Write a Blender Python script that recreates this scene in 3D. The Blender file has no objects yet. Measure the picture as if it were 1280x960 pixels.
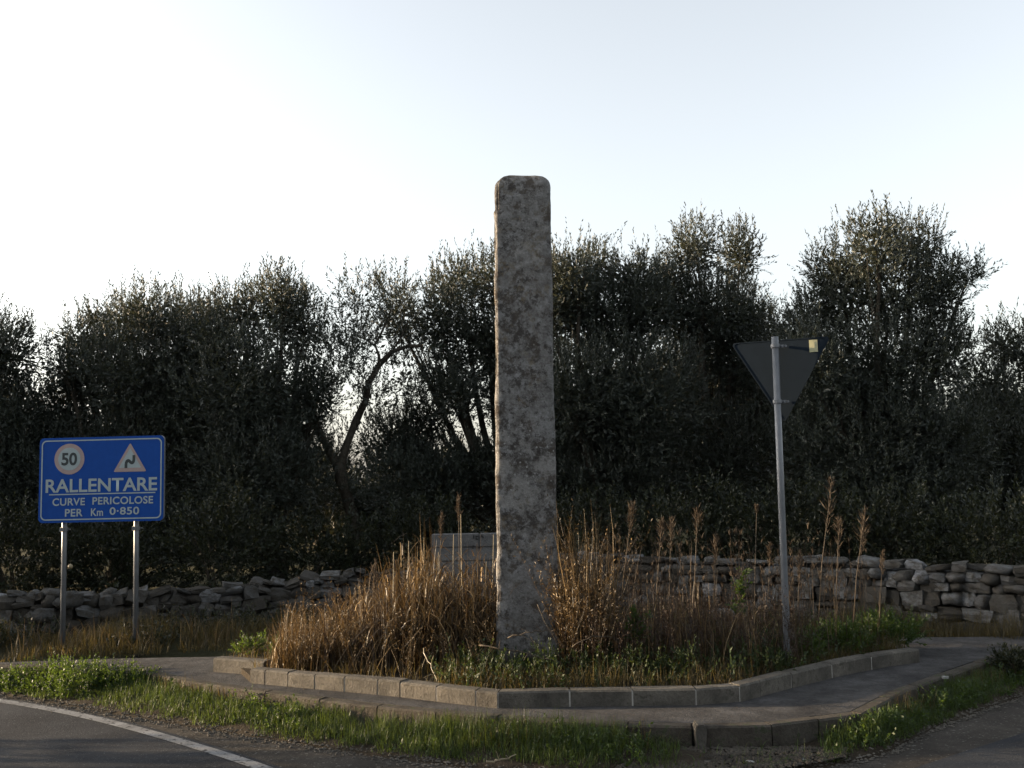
import bpy, bmesh, math, random
import numpy as np
from mathutils import Vector, Matrix, noise

random.seed(7)
RNG = np.random.default_rng(7)
scene = bpy.context.scene
COL = scene.collection
R = math.radians

# ------------------------------------------------------------------ camera
CAM_H, PITCH, ROLL, FPX = 1.70, R(5.51), R(1.03), 1244.0
cam_data = bpy.data.cameras.new('camera')
cam_data.sensor_width = 36.0
cam_data.lens = 36.0 * FPX / 1280.0
cam_data.clip_start, cam_data.clip_end = 0.05, 6000
cam = bpy.data.objects.new('camera', cam_data)
COL.objects.link(cam)
CM = Matrix.Translation((0, 0, CAM_H)) @ Matrix.Rotation(R(90) + PITCH, 4, 'X') @ Matrix.Rotation(-ROLL, 4, 'Z')
cam.matrix_world = CM
scene.camera = cam

# ------------------------------------------------------------------ light
SUN_AZ, SUN_EL = R(-82), R(9.0)          # azimuth from +Y, negative = towards -X
world = bpy.data.worlds.new('World')
scene.world = world
world.use_nodes = True
wn = world.node_tree
wn.nodes.clear()
sky = wn.nodes.new('ShaderNodeTexSky')
sky.sky_type = 'NISHITA'
sky.sun_disc = False
sky.sun_elevation = SUN_EL
sky.sun_rotation = SUN_AZ
sky.air_density, sky.dust_density, sky.ozone_density = 1.0, 3.0, 1.0
sky.altitude = 50
bg = wn.nodes.new('ShaderNodeBackground')
bg.inputs['Strength'].default_value = 0.15
wo = wn.nodes.new('ShaderNodeOutputWorld')
hs = wn.nodes.new('ShaderNodeHueSaturation'); hs.inputs['Saturation'].default_value = 0.33   # thin high haze whitens the sky
wn.links.new(sky.outputs[0], hs.inputs['Color']); wn.links.new(hs.outputs[0], bg.inputs[0])
wn.links.new(bg.outputs[0], wo.inputs[0])
sd = bpy.data.lights.new('sun', 'SUN')
sd.energy = 4.5
sd.angle = R(0.55)
sd.color = (1.0, 0.74, 0.46)
so = bpy.data.objects.new('sun', sd)
COL.objects.link(so)
sdir = Vector((math.sin(SUN_AZ) * math.cos(SUN_EL), math.cos(SUN_AZ) * math.cos(SUN_EL), math.sin(SUN_EL)))
so.rotation_euler = sdir.to_track_quat('Z', 'Y').to_euler()
scene.view_settings.view_transform = 'Standard'
scene.view_settings.look = 'None'
scene.view_settings.exposure = 1.76
scene.view_settings.gamma = 1.0

# ------------------------------------------------------------------ survey helpers
_Rm = CM.to_3x3()
def ray(px, py):
    return _Rm @ Vector(((px - 640) / FPX, -(py - 480) / FPX, -1.0))
def at(px, py, z=0.0):
    d = ray(px, py); t = (z - CAM_H) / d.z
    return Vector((d.x * t, d.y * t, z))
def atd(px, py, Y):
    d = ray(px, py); t = Y / d.y
    return Vector((d.x * t, Y, CAM_H + d.z * t))

# ------------------------------------------------------------------ materials
def new_mat(name):
    m = bpy.data.materials.new(name); m.use_nodes = True
    nt = m.node_tree; nt.nodes.clear()
    out = nt.nodes.new('ShaderNodeOutputMaterial')
    return m, nt, out
def N(nt, t, **kw):
    n = nt.nodes.new(t)
    for k, v in kw.items():
        if k in n.inputs: n.inputs[k].default_value = v
        else: setattr(n, k, v)
    return n
def L(nt, a, b): nt.links.new(a, b)
def ramp(nt, src, stops):
    r = nt.nodes.new('ShaderNodeValToRGB')
    e = r.color_ramp.elements
    while len(e) < len(stops): e.new(0.5)
    for el, (p, c) in zip(e, stops):
        el.position = p; el.color = (c[0], c[1], c[2], 1) if hasattr(c, '__len__') else (c, c, c, 1)
    L(nt, src, r.inputs[0]); return r
def tc(nt, kind='Object'):
    return nt.nodes.new('ShaderNodeTexCoord').outputs[kind]
def noise_t(nt, vec, scale, detail=6, rough=0.6, dist=0.0):
    n = N(nt, 'ShaderNodeTexNoise', Scale=scale, Detail=detail, Roughness=rough, Distortion=dist)
    L(nt, vec, n.inputs['Vector']); return n.outputs['Fac']
def mixc(nt, fac, a, b, mode='MIX'):
    m = nt.nodes.new('ShaderNodeMix'); m.data_type = 'RGBA'; m.blend_type = mode
    for s, v in ((m.inputs[0], fac), (m.inputs[6], a), (m.inputs[7], b)):
        if isinstance(v, (int, float)): s.default_value = v
        elif isinstance(v, tuple): s.default_value = (*v[:3], 1)
        else: L(nt, v, s)
    return m.outputs[2]
def bump(nt, h, strength=0.5, dist=0.02, normal=None):
    b = N(nt, 'ShaderNodeBump', Strength=strength, Distance=dist)
    L(nt, h, b.inputs['Height'])
    if normal: L(nt, normal, b.inputs['Normal'])
    return b.outputs[0]
def principled(nt, out, color, rough=0.8, normal=None, metal=0.0, spec=0.5):
    p = N(nt, 'ShaderNodeBsdfPrincipled', Roughness=rough, Metallic=metal)
    p.inputs['Specular IOR Level'].default_value = spec
    if isinstance(color, tuple): p.inputs['Base Color'].default_value = (*color[:3], 1)
    else: L(nt, color, p.inputs['Base Color'])
    if normal: L(nt, normal, p.inputs['Normal'])
    L(nt, p.outputs[0], out.inputs[0]); return p

def mat_rough(name, dark, light, scale=3.0, fine=60.0, b=0.5, bd=0.01, rough=0.9, mid=None, sp=None, coord='Object'):
    m, nt, out = new_mat(name)
    v = tc(nt, coord)
    big = noise_t(nt, v, scale, 8, 0.65)
    fin = noise_t(nt, v, fine, 5, 0.7)
    stops = [(0.3, dark), (0.7, light)] if mid is None else [(0.28, dark), (0.5, mid), (0.72, light)]
    c = ramp(nt, big, stops).outputs[0]
    c = mixc(nt, 0.6, c, ramp(nt, fin, [(0.3, 0.55), (0.7, 1.35)]).outputs[0], 'MULTIPLY')
    if sp:
        spn = noise_t(nt, v, sp[0], 2, 0.5)
        c = mixc(nt, ramp(nt, spn, [(sp[1], 0.0), (sp[1] + 0.05, 1.0)]).outputs[0], c, sp[2])
    h = N(nt, 'ShaderNodeMath', operation='ADD'); L(nt, big, h.inputs[0]); L(nt, fin, h.inputs[1])
    principled(nt, out, c, rough, bump(nt, h.outputs[0], b, bd), spec=0.12)
    return m

def mat_leaf(name, a, b, trans, tfac=0.3, rough=0.45, spec=0.3, clump=1.2, pw=1.0):
    m, nt, out = new_mat(name)
    at_ = N(nt, 'ShaderNodeAttribute', attribute_name='rnd')
    v = tc(nt)
    big = noise_t(nt, v, clump, 3, 0.6)
    pwn = N(nt, 'ShaderNodeMath', operation='POWER'); L(nt, at_.outputs['Fac'], pwn.inputs[0]); pwn.inputs[1].default_value = pw
    c = mixc(nt, pwn.outputs[0], a, b)
    c = mixc(nt, 0.55, c, ramp(nt, big, [(0.3, 0.5), (0.7, 1.5)]).outputs[0], 'MULTIPLY')
    p = principled(nt, out, c, rough, spec=spec)
    t = N(nt, 'ShaderNodeBsdfTranslucent')
    t.inputs[0].default_value = (*trans, 1)
    mx = N(nt, 'ShaderNodeMixShader', Fac=tfac)
    L(nt, p.outputs[0], mx.inputs[1]); L(nt, t.outputs[0], mx.inputs[2])
    L(nt, mx.outputs[0], out.inputs[0])
    return m

def mat_plain(name, color, rough=0.5, metal=0.0, spec=0.5, var=0.15, scale=8.0):
    m, nt, out = new_mat(name)
    v = tc(nt)
    n1 = noise_t(nt, v, scale, 6, 0.7)
    c = mixc(nt, 1.0, color, ramp(nt, n1, [(0.25, 1 - var), (0.75, 1 + var)]).outputs[0], 'MULTIPLY')
    principled(nt, out, c, rough, bump(nt, n1, 0.08, 0.004), metal, spec)
    return m

M = {}
M['asphalt'] = mat_rough('asphalt', (.018, .020, .024), (.042, .045, .050), 1.3, 70, 0.8, 0.006, 0.95, sp=(95, .66, (.12, .12, .12)))
M['gravel'] = mat_rough('gravel_shoulder', (.028, .025, .022), (.062, .056, .049), 3.0, 60, 0.9, 0.01, 0.95, sp=(45, .64, (.12, .115, .105)))
M['soil'] = mat_rough('soil', (.022, .018, .013), (.05, .04, .028), 2.5, 40, 0.9, 0.03, 0.95)
M['field'] = mat_rough('field', (.03, .035, .018), (.075, .065, .035), 0.5, 12, 0.9, 0.05, 0.95)
M['pavement'] = mat_rough('pavement_concrete', (.023, .023, .024), (.086, .085, .086), 3.5, 38, 1.0, 0.012, 0.9, mid=(.050, .049, .049), sp=(35, .66, (.06, .05, .045)))
M['kerb'] = mat_rough('kerb_stone', (.045, .042, .038), (.155, .142, .122), 4.0, 60, 0.8, 0.01, 0.9, mid=(.092, .085, .074), sp=(22, .63, (.07, .065, .055)))
M['kerb_outer'] = mat_rough('kerb_weathered', (.024, .022, .02), (.085, .078, .068), 5.0, 55, 0.9, 0.012, 0.9, mid=(.06, .053, .044), sp=(20, .6, (.05, .055, .035)))
M['mortar'] = mat_rough('mortar', (.25, .24, .22), (.42, .4, .37), 6, 60, 0.6, 0.004)
M['line'] = mat_rough('road_paint', (.10, .10, .10), (.26, .265, .27), 6.0, 60, 0.5, 0.003, 0.9, sp=(24, .57, (.05, .05, .052)))
M['bark'] = mat_rough('olive_bark', (.03, .026, .02), (.10, .088, .07), 5.0, 30, 1.0, 0.04, 0.95)
M['blockwork'] = mat_rough('blockwork', (.075, .075, .077), (.15, .15, .15), 4.0, 50, 0.6, 0.01, 0.9)
M['dark_mark'] = mat_plain('dark_paint', (.015, .015, .015), 0.8)
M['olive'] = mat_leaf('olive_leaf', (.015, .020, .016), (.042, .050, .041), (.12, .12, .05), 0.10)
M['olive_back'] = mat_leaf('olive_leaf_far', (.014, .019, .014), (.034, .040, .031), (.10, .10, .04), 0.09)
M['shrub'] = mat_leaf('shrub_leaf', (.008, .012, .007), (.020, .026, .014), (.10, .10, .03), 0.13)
M['grass'] = mat_leaf('verge_grass', (.014, .032, .009), (.048, .074, .02), (.12, .16, .02), 0.28, 0.5, clump=3.0)
M['weed'] = mat_leaf('weed_leaf', (.011, .025, .008), (.032, .054, .016), (.12, .18, .02), 0.28, 0.5, clump=4.0)
M['bed_weed'] = mat_leaf('bed_weed_leaf', (.010, .022, .008), (.028, .044, .015), (.09, .12, .02), 0.2, 0.55, clump=4.0)
M['dry_red'] = mat_leaf('dry_red_grass', (.014, .010, .008), (.080, .052, .034), (.10, .055, .028), 0.14, 0.5, clump=5.0, pw=1.8)
M['dry_gold'] = mat_leaf('dry_gold_grass', (.018, .012, .007), (.29, .20, .095), (.20, .12, .04), 0.16, 0.45, clump=7.0, pw=2.4)
M['dry_brown'] = mat_leaf('dry_brown_grass', (.018, .018, .010), (.062, .054, .028), (.18, .13, .03), 0.3, 0.6, clump=2.0)
M['cane'] = mat_plain('pale_cane', (.22, .18, .11), 0.4, var=0.3, scale=30)
M['stem'] = mat_plain('dry_stem', (.05, .037, .024), 0.8, var=0.3, scale=30)
M['plume'] = mat_leaf('seed_plume', (.035, .028, .021), (.09, .068, .048), (.08, .055, .035), 0.25, 0.8)
M['steel'] = mat_plain('galvanised_steel', (.13, .138, .15), 0.42, 0.2, 0.5, 0.2, 14)
M['sign_back'] = mat_plain('sign_back_grey', (.011, .0165, .024), 0.8, 0.0, 0.05, 0.12, 10)
M['sticker'] = mat_plain('yellow_sticker', (.34, .33, .20), 0.6)
M['blue'] = mat_plain('sign_blue', (.008, .055, .26), 0.7, 0, 0.12, 0.1, 12)
M['white_film'] = mat_plain('sign_white', (.28, .34, .36), 0.45, 0, 0.4, 0.1, 12)
M['red_film'] = mat_plain('sign_faded_red', (.30, .235, .23), 0.5, 0, 0.4, 0.12, 12)
M['black'] = mat_plain('sign_black', (.02, .03, .035), 0.6)
M['pale_stone'] = mat_rough('pale_fragment', (.2, .2, .19), (.4, .4, .38), 9, 60)
M['rock_fill'] = mat_rough('rubble_fill', (.035, .032, .028), (.09, .085, .075), 6, 30, 1, .04)

def mat_drystone():
    m, nt, out = new_mat('dry_limestone')
    v = tc(nt)
    oi = nt.nodes.new('ShaderNodeObjectInfo')
    sc_ = N(nt, 'ShaderNodeVectorMath', operation='ADD')
    L(nt, v, sc_.inputs[0])
    mu = N(nt, 'ShaderNodeMath', operation='MULTIPLY'); L(nt, oi.outputs['Random'], mu.inputs[0]); mu.inputs[1].default_value = 37.0
    L(nt, mu.outputs[0], sc_.inputs[1])
    vv = sc_.outputs[0]
    big = noise_t(nt, vv, 2.2, 7, 0.65); fin = noise_t(nt, vv, 14, 6, 0.7)
    base = ramp(nt, oi.outputs['Random'], [(0, (.04, .037, .033)), (0.35, (.066, .063, .058)), (0.75, (.095, .096, .097)), (0.92, (.135, .14, .145)), (1, (.21, .22, .235))]).outputs[0]
    c = mixc(nt, ramp(nt, big, [(0.42, 0.0), (0.62, 1.0)]).outputs[0], base, (.05, .045, .037))
    c = mixc(nt, 0.7, c, ramp(nt, fin, [(0.3, 0.55), (0.7, 1.3)]).outputs[0], 'MULTIPLY')
    h = N(nt, 'ShaderNodeMath', operation='ADD'); L(nt, big, h.inputs[0]); L(nt, fin, h.inputs[1])
    principled(nt, out, c, 0.9, bump(nt, h.outputs[0], 0.8, 0.02), spec=0.2)
    return m
M['drystone'] = mat_drystone()

def mat_menhir():
    m, nt, out = new_mat('lichened_limestone')
    v = tc(nt)
    big = noise_t(nt, v, 2.0, 6, 0.6)
    mid = noise_t(nt, v, 15, 10, 0.76)
    blot = noise_t(nt, v, 17.0, 10, 0.78)
    fin = noise_t(nt, v, 55, 5, 0.7)
    c = ramp(nt, mid, [(0.34, (.085, .081, .077)), (0.5, (.155, .151, .147)), (0.66, (.23, .23, .232))]).outputs[0]
    # dark lichen crust, denser where the slow noise is high
    s = N(nt, 'ShaderNodeMath', operation='MULTIPLY_ADD'); L(nt, big, s.inputs[0]); s.inputs[1].default_value = 0.55; L(nt, blot, s.inputs[2])
    c = mixc(nt, ramp(nt, s.outputs[0], [(0.775, 0.0), (0.86, 0.85)]).outputs[0], c, (.035, .030, .027))
    # ochre patches
    och = noise_t(nt, v, 5.0, 5, 0.6, 0.6)
    och2 = noise_t(nt, v, 26, 3, 0.6)
    mm = N(nt, 'ShaderNodeMath', operation='MULTIPLY')
    L(nt, ramp(nt, och, [(0.52, 0.0), (0.66, 1.0)]).outputs[0], mm.inputs[0]); L(nt, ramp(nt, och2, [(0.45, 0.0), (0.55, 0.7)]).outputs[0], mm.inputs[1])
    c = mixc(nt, mm.outputs[0], c, (.12, .095, .06))
    # broad pale weathered patches and dark stains, with a life of their own up the shaft
    lp = noise_t(nt, v, 3.6, 9, 0.7)
    c = mixc(nt, ramp(nt, lp, [(0.52, 0.0), (0.60, 0.55)]).outputs[0], c, (.27, .262, .25))
    ds = noise_t(nt, v, 6.5, 9, 0.72)
    c = mixc(nt, ramp(nt, ds, [(0.54, 0.0), (0.60, 0.8)]).outputs[0], c, (.058, .048, .040))
    # pale lichen dots
    vo = N(nt, 'ShaderNodeTexVoronoi', Scale=24.0); L(nt, v, vo.inputs['Vector'])
    pal = N(nt, 'ShaderNodeMath', operation='MULTIPLY')
    L(nt, ramp(nt, vo.outputs['Distance'], [(0.12, 1.0), (0.24, 0.0)]).outputs[0], pal.inputs[0])
    L(nt, ramp(nt, noise_t(nt, v, 3.3, 3), [(0.5, 0.0), (0.62, 0.8)]).outputs[0], pal.inputs[1])
    c = mixc(nt, pal.outputs[0], c, (.32, .32, .31))
    c = mixc(nt, 0.5, c, ramp(nt, fin, [(0.3, 0.6), (0.7, 1.3)]).outputs[0], 'MULTIPLY')
    h = N(nt, 'ShaderNodeMath', operation='ADD'); L(nt, mid, h.inputs[0]); L(nt, fin, h.inputs[1])
    principled(nt, out, c, 0.92, bump(nt, h.outputs[0], 0.9, 0.012), spec=0.15)
    return m
M['menhir'] = mat_menhir()

# ------------------------------------------------------------------ object helpers
def tag(o, label=None, cat=None, group=None, kind=None):
    for k, v in (('label', label), ('category', cat), ('group', group), ('kind', kind)):
        if v: o[k] = v
    return o
def link(name, me, mat=None, parent=None, smooth=True):
    o = bpy.data.objects.new(name, me)
    if mat is not None and not me.materials: me.materials.append(mat)
    COL.objects.link(o)
    if parent: o.parent = parent
    return o
def empty(name, loc=(0, 0, 0), rz=0.0):
    o = bpy.data.objects.new(name, None); o.location = loc; o.rotation_euler = (0, 0, rz)
    o.empty_display_size = 0.2
    COL.objects.link(o); return o
def mesh_np(name, V, F, rnd=None, smooth=False):
    """V (n,3), F (m,k) -> mesh"""
    V = np.ascontiguousarray(V, dtype=np.float32); F = np.ascontiguousarray(F, dtype=np.int32)
    me = bpy.data.meshes.new(name)
    me.vertices.add(len(V)); me.vertices.foreach_set('co', V.ravel())
    m, k = F.shape
    me.loops.add(m * k); me.loops.foreach_set('vertex_index', F.ravel())
    me.polygons.add(m); me.polygons.foreach_set('loop_start', np.arange(0, m * k, k, dtype=np.int32))
    me.polygons.foreach_set('use_smooth', np.full(m, smooth))
    if rnd is not None:
        a = me.attributes.new('rnd', 'FLOAT', 'POINT'); a.data.foreach_set('value', np.ascontiguousarray(rnd, dtype=np.float32))
    me.update(calc_edges=True)
    return me
class Buf:
    def __init__(s): s.V = []; s.F = []; s.r = []; s.n = 0
    def add(s, V, F, r):
        s.V.append(V); s.F.append(F + s.n); s.r.append(r); s.n += len(V)
    def mesh(s, name, smooth=False):
        return mesh_np(name, np.concatenate(s.V), np.concatenate(s.F), np.concatenate(s.r), smooth)
def bm_mesh(name, bm, smooth=False):
    me = bpy.data.meshes.new(name)
    bmesh.ops.recalc_face_normals(bm, faces=bm.faces)
    for f in bm.faces: f.smooth = smooth
    bm.to_mesh(me); bm.free(); return me
def box_bm(bm, c, s, bev=0.0, rot=None):
    r = bmesh.ops.create_cube(bm, size=1.0)
    vs = r['verts']
    mt = Matrix.Translation(c) @ (rot or Matrix.Identity(4)) @ Matrix.Diagonal((*s, 1))
    bmesh.ops.transform(bm, matrix=mt, verts=vs)
    if bev:
        es = list({e for v in vs for e in v.link_edges})
        bmesh.ops.bevel(bm, geom=es, offset=bev, segments=2, affect='EDGES')
def tube(bm, pts, radii, seg=8, cap=True, rough=0.0):
    rings = []
    n = len(pts)
    for i, p in enumerate(pts):
        p = Vector(p)
        d = (Vector(pts[min(i + 1, n - 1)]) - Vector(pts[max(i - 1, 0)])).normalized()
        u = d.cross(Vector((0.13, 1, 0.21))).normalized(); w = d.cross(u)
        ring = []
        for k in range(seg):
            a = 2 * math.pi * k / seg
            rr = radii[i]
            if rough: rr *= 1 + rough * noise.noise(Vector((p.x * 3 + math.cos(a) * 2, p.y * 3 + math.sin(a) * 2, p.z * 2.5)))
            ring.append(bm.verts.new(p + (u * math.cos(a) + w * math.sin(a)) * rr))
        rings.append(ring)
    for i in range(n - 1):
        for k in range(seg):
            bm.faces.new((rings[i][k], rings[i][(k + 1) % seg], rings[i + 1][(k + 1) % seg], rings[i + 1][k]))
    if cap:
        bm.faces.new(rings[0][::-1]); bm.faces.new(rings[-1])

# ------------------------------------------------------------------ polylines
def resample(pts, n):
    pts = np.array([[p[0], p[1]] for p in pts], float)
    s = np.r_[0, np.cumsum(np.linalg.norm(np.diff(pts, axis=0), axis=1))]
    t = np.linspace(0, s[-1], n)
    return np.c_[np.interp(t, s, pts[:, 0]), np.interp(t, s, pts[:, 1])]
def smooth_line(pts, it=2):
    pts = [Vector((p[0], p[1])) for p in pts]
    for _ in range(it):
        q = [pts[0]]
        for a, b in zip(pts[:-1], pts[1:]): q += [a * .75 + b * .25, a * .25 + b * .75]
        q.append(pts[-1]); pts = q
    return pts

ZP, ZB = 0.15, 0.20          # pavement height, soil in the planted bed
OUTER = [at(x, y, ZP) for x, y in ((-260, 828), (60, 834), (180, 840), (230, 852), (300, 862), (440, 880), (560, 892), (700, 903), (800, 907), (880, 909), (965, 907), (1078, 893), (1130, 866), (1190, 843), (1245, 824))]
OUTER += [OUTER[-1] + Vector((1.2, 1.1, 0)), OUTER[-1] + Vector((4.5, 3.6, 0))]
KERB_Z = 0.26
INNER = [at(x, y, KERB_Z) for x, y in ((312, 836), (430, 846), (500, 852), (560, 859), (622, 865), (712, 863), (870, 861), (925, 857), (990, 841), (1055, 826), (1110, 816), (1150, 811))]
SMALL_K = [at(266, 823, KERB_Z), at(330, 827.5, KERB_Z)]
INNER_POLY = [Vector(p) for p in [SMALL_K[0]] + [at(300, 826, KERB_Z)] + INNER] + [Vector((3.2, 8.9, 0)), Vector((1.5, 9.5, 0)), Vector((-1.2, 9.6, 0)), Vector((-2.45, 9.1, 0))]
GRASS_EDGE = [at(x, y, 0) for x, y in ((-420, 838), (-200, 848), (0, 867), (130, 889), (250, 909), (400, 933), (480, 945), (600, 960), (760, 972), (900, 974), (1000, 964), (1100, 943), (1170, 908), (1240, 882), (1300, 862))]
GRASS_EDGE += [GRASS_EDGE[-1] + Vector((5.0, 3.8, 0))]

def inside(poly, x, y):
    poly = np.array([[p[0], p[1]] for p in poly]); c = np.zeros(len(x), bool)
    j = len(poly) - 1
    for i in range(len(poly)):
        xi, yi = poly[i]; xj, yj = poly[j]
        m = ((yi > y) != (yj > y)) & (x < (xj - xi) * (y - yi) / (yj - yi + 1e-12) + xi)
        c ^= m; j = i
    return c

# ------------------------------------------------------------------ the setting
def flat_poly(name, pts, z, mat, kind='structure'):
    bm = bmesh.new()
    f = bm.faces.new([bm.verts.new((p[0], p[1], z)) for p in pts])
    bmesh.ops.triangulate(bm, faces=[f])
    me = bm_mesh(name, bm)
    if sum(p.normal.z for p in me.polygons) < 0: me.flip_normals()
    return tag(link(name, me, mat), kind=kind)

# ground: one sheet with a fine middle and skirts to the horizon
def ground_sheet():
    xs = np.r_[-3000, -800, -200, -60, np.linspace(-25, 25, 101), 60, 200, 800, 3000]
    ys = np.r_[-3000, -800, -200, -40, np.linspace(-10, 45, 111), 80, 250, 900, 3000]
    X, Y = np.meshgrid(xs, ys)
    Z = np.full(X.shape, -0.02)
    for i in range(X.shape[0]):
        for j in range(X.shape[1]):
            x, y = X[i, j], Y[i, j]
            if y > 9.6 and abs(x) < 40:
                k = min(1, (y - 9.6) / 1.5)
                Z[i, j] = -0.02 + k * (0.12 + 0.07 * noise.noise(Vector((x * .5, y * .5, 0))))
            elif y > 9.6: Z[i, j] = 0.1
    nx = len(xs); V = np.c_[X.ravel(), Y.ravel(), Z.ravel()]
    a = np.arange(V.shape[0]).reshape(X.shape)
    F = np.c_[a[:-1, :-1].ravel(), a[:-1, 1:].ravel(), a[1:, 1:].ravel(), a[1:, :-1].ravel()]
    tag(link('ground', mesh_np('ground', V, F, smooth=True), M['field']), kind='structure')
ground_sheet()

LINE = smooth_line([at(x, y, 0) for x, y in ((-500, 826), (-250, 846), (-100, 863), (0, 878), (60, 888), (120, 901), (180, 917), (240, 935), (300, 954), (380, 984), (520, 1040), (700, 1130))])
LINE.append(Vector((1.6, 1.9)))
def offset_line(pts, d):
    pts = [Vector((p[0], p[1])) for p in pts]; out = []
    for i, p in enumerate(pts):
        t = (pts[min(i + 1, len(pts) - 1)] - pts[max(i - 1, 0)]).normalized()
        out.append(p + Vector((-t.y, t.x)) * d)
    return out
edge = offset_line(LINE, 0.13)
flat_poly('road_shoulder', [Vector((-14, 9.5))] + [Vector((p.x, p.y)) + Vector((0, .18)) for p in GRASS_EDGE] + [Vector((12, -6)), Vector((-14, -6))], -0.008, M['gravel'])
flat_poly('road', [(-60, edge[0].y + 4)] + [(p.x, p.y) for p in edge] + [(5, .2), (60, -6), (60, -40), (-60, -40)], -0.004, M['asphalt'])
def strip(name, line, w, z, mat):
    a = line; b = offset_line(line, w)
    V = [(p.x, p.y, z) for p in a] + [(p.x, p.y, z) for p in b]; n = len(a)
    F = [(i, i + 1, n + i + 1, n + i) for i in range(n - 1)]
    me = mesh_np(name, np.array(V), np.array(F))
    if me.polygons[0].normal.z < 0: me.flip_normals()
    return tag(link(name, me, mat), kind='structure')
strip('road_line', LINE, 0.09, 0.0, M['line'])
side = [at(x, y, 0) for x, y in ((1000, 1010), (1070, 983), (1140, 961), (1200, 941), (1280, 916), (1420, 872))]
flat_poly('side_road', [(p.x, p.y) for p in side] + [(side[-1].x + 9, side[-1].y + 7), (40, 14), (40, 1.5), (side[0].x + .5, 1.0), (side[0].x - .2, 3.2)], 0.0, M['asphalt'])

# verge: soil bank between the gravel edge and the pavement
NS = 220
_o = resample([(p.x, p.y) for p in OUTER], NS); _g = resample([(p.x, p.y) for p in GRASS_EDGE], NS)
def match_param():
    # pair each kerb point with the nearest point of the gravel edge so strips do not shear
    g = resample([(p.x, p.y) for p in GRASS_EDGE], 1200); out = []; last = 0
    for p in _o:
        d = np.linalg.norm(g - p, axis=1); k = int(np.argmin(d)); k = max(k, last); last = k; out.append(g[k])
    return np.array(out)
_g = match_param()
def verge_pt(u, t):
    i = u * (NS - 1); k = np.minimum(i.astype(int), NS - 2); f = (i - k)[:, None]
    a = _g[k] * (1 - f) + _g[k + 1] * f; b = _o[k] * (1 - f) + _o[k + 1] * f
    p = a * (1 - t[:, None]) + b * t[:, None]
    z = 0.004 + 0.055 * np.sin(np.clip(t, 0, 1) * 2.2) * (0.6 + 0.4 * np.sin(p[:, 0] * 3.1 + p[:, 1] * 2))
    return np.c_[p, z]
def verge_soil():
    nt_ = 10
    u, t = np.meshgrid(np.linspace(0, 1, NS), np.linspace(-0.06, 1, nt_))
    P = verge_pt(u.ravel(), t.ravel())
    P[:, 2] += 0.012 * np.sin(P[:, 0] * 17) * np.sin(P[:, 1] * 13) * (t.ravel() > 0.1)
    P[t.ravel() < 0, 2] = -0.012
    a = np.arange(len(P)).reshape(u.shape)
    F = np.c_[a[:-1, :-1].ravel(), a[:-1, 1:].ravel(), a[1:, 1:].ravel(), a[1:, :-1].ravel()]
    me = mesh_np('verge', P, F, smooth=True)
    if me.polygons[500].normal.z < 0: me.flip_normals()
    tag(link('verge', me, M['soil']), kind='structure')
verge_soil()

# pavement slab (behind the outer kerb, around the bed)
back = [Vector((14, 12.9, 0)), Vector((8, 10.9, 0)), at(1290, 795, ZP), at(1180, 796.5, ZP), Vector((2.8, 9.75, 0)), Vector((0, 9.8, 0)), Vector((-2.5, 9.3, 0)), at(266, 821, ZP), at(150, 823, ZP), Vector((-4.6, 9.15, 0)), Vector((-8, 9.6, 0)), Vector((-10, 9.8, 0))]
outer_in = offset_line([(p.x, p.y) for p in OUTER], 0.10)
pav = [Vector((p.x, p.y)) for p in outer_in] + [Vector((p.x, p.y)) for p in back]
def slab(name, pts, z, mat, wav=0.004):
    bm = bmesh.new()
    vs = [bm.verts.new((p[0], p[1], z)) for p in pts]
    f = bm.faces.new(vs)
    r = bmesh.ops.extrude_face_region(bm, geom=[f])
    low = [v for v in r['geom'] if isinstance(v, bmesh.types.BMVert)]
    for v in low: v.co.z = -0.05
    bmesh.ops.triangulate(bm, faces=[x for x in bm.faces if len(x.verts) > 4])
    return tag(link(name, bm_mesh(name, bm), mat), kind='structure')
slab('pavement', pav, ZP, M['pavement'])
bed_in = INNER_POLY
slab('planting_bed', [(p.x, p.y + .03) for p in bed_in], ZB, M['soil'])

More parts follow.
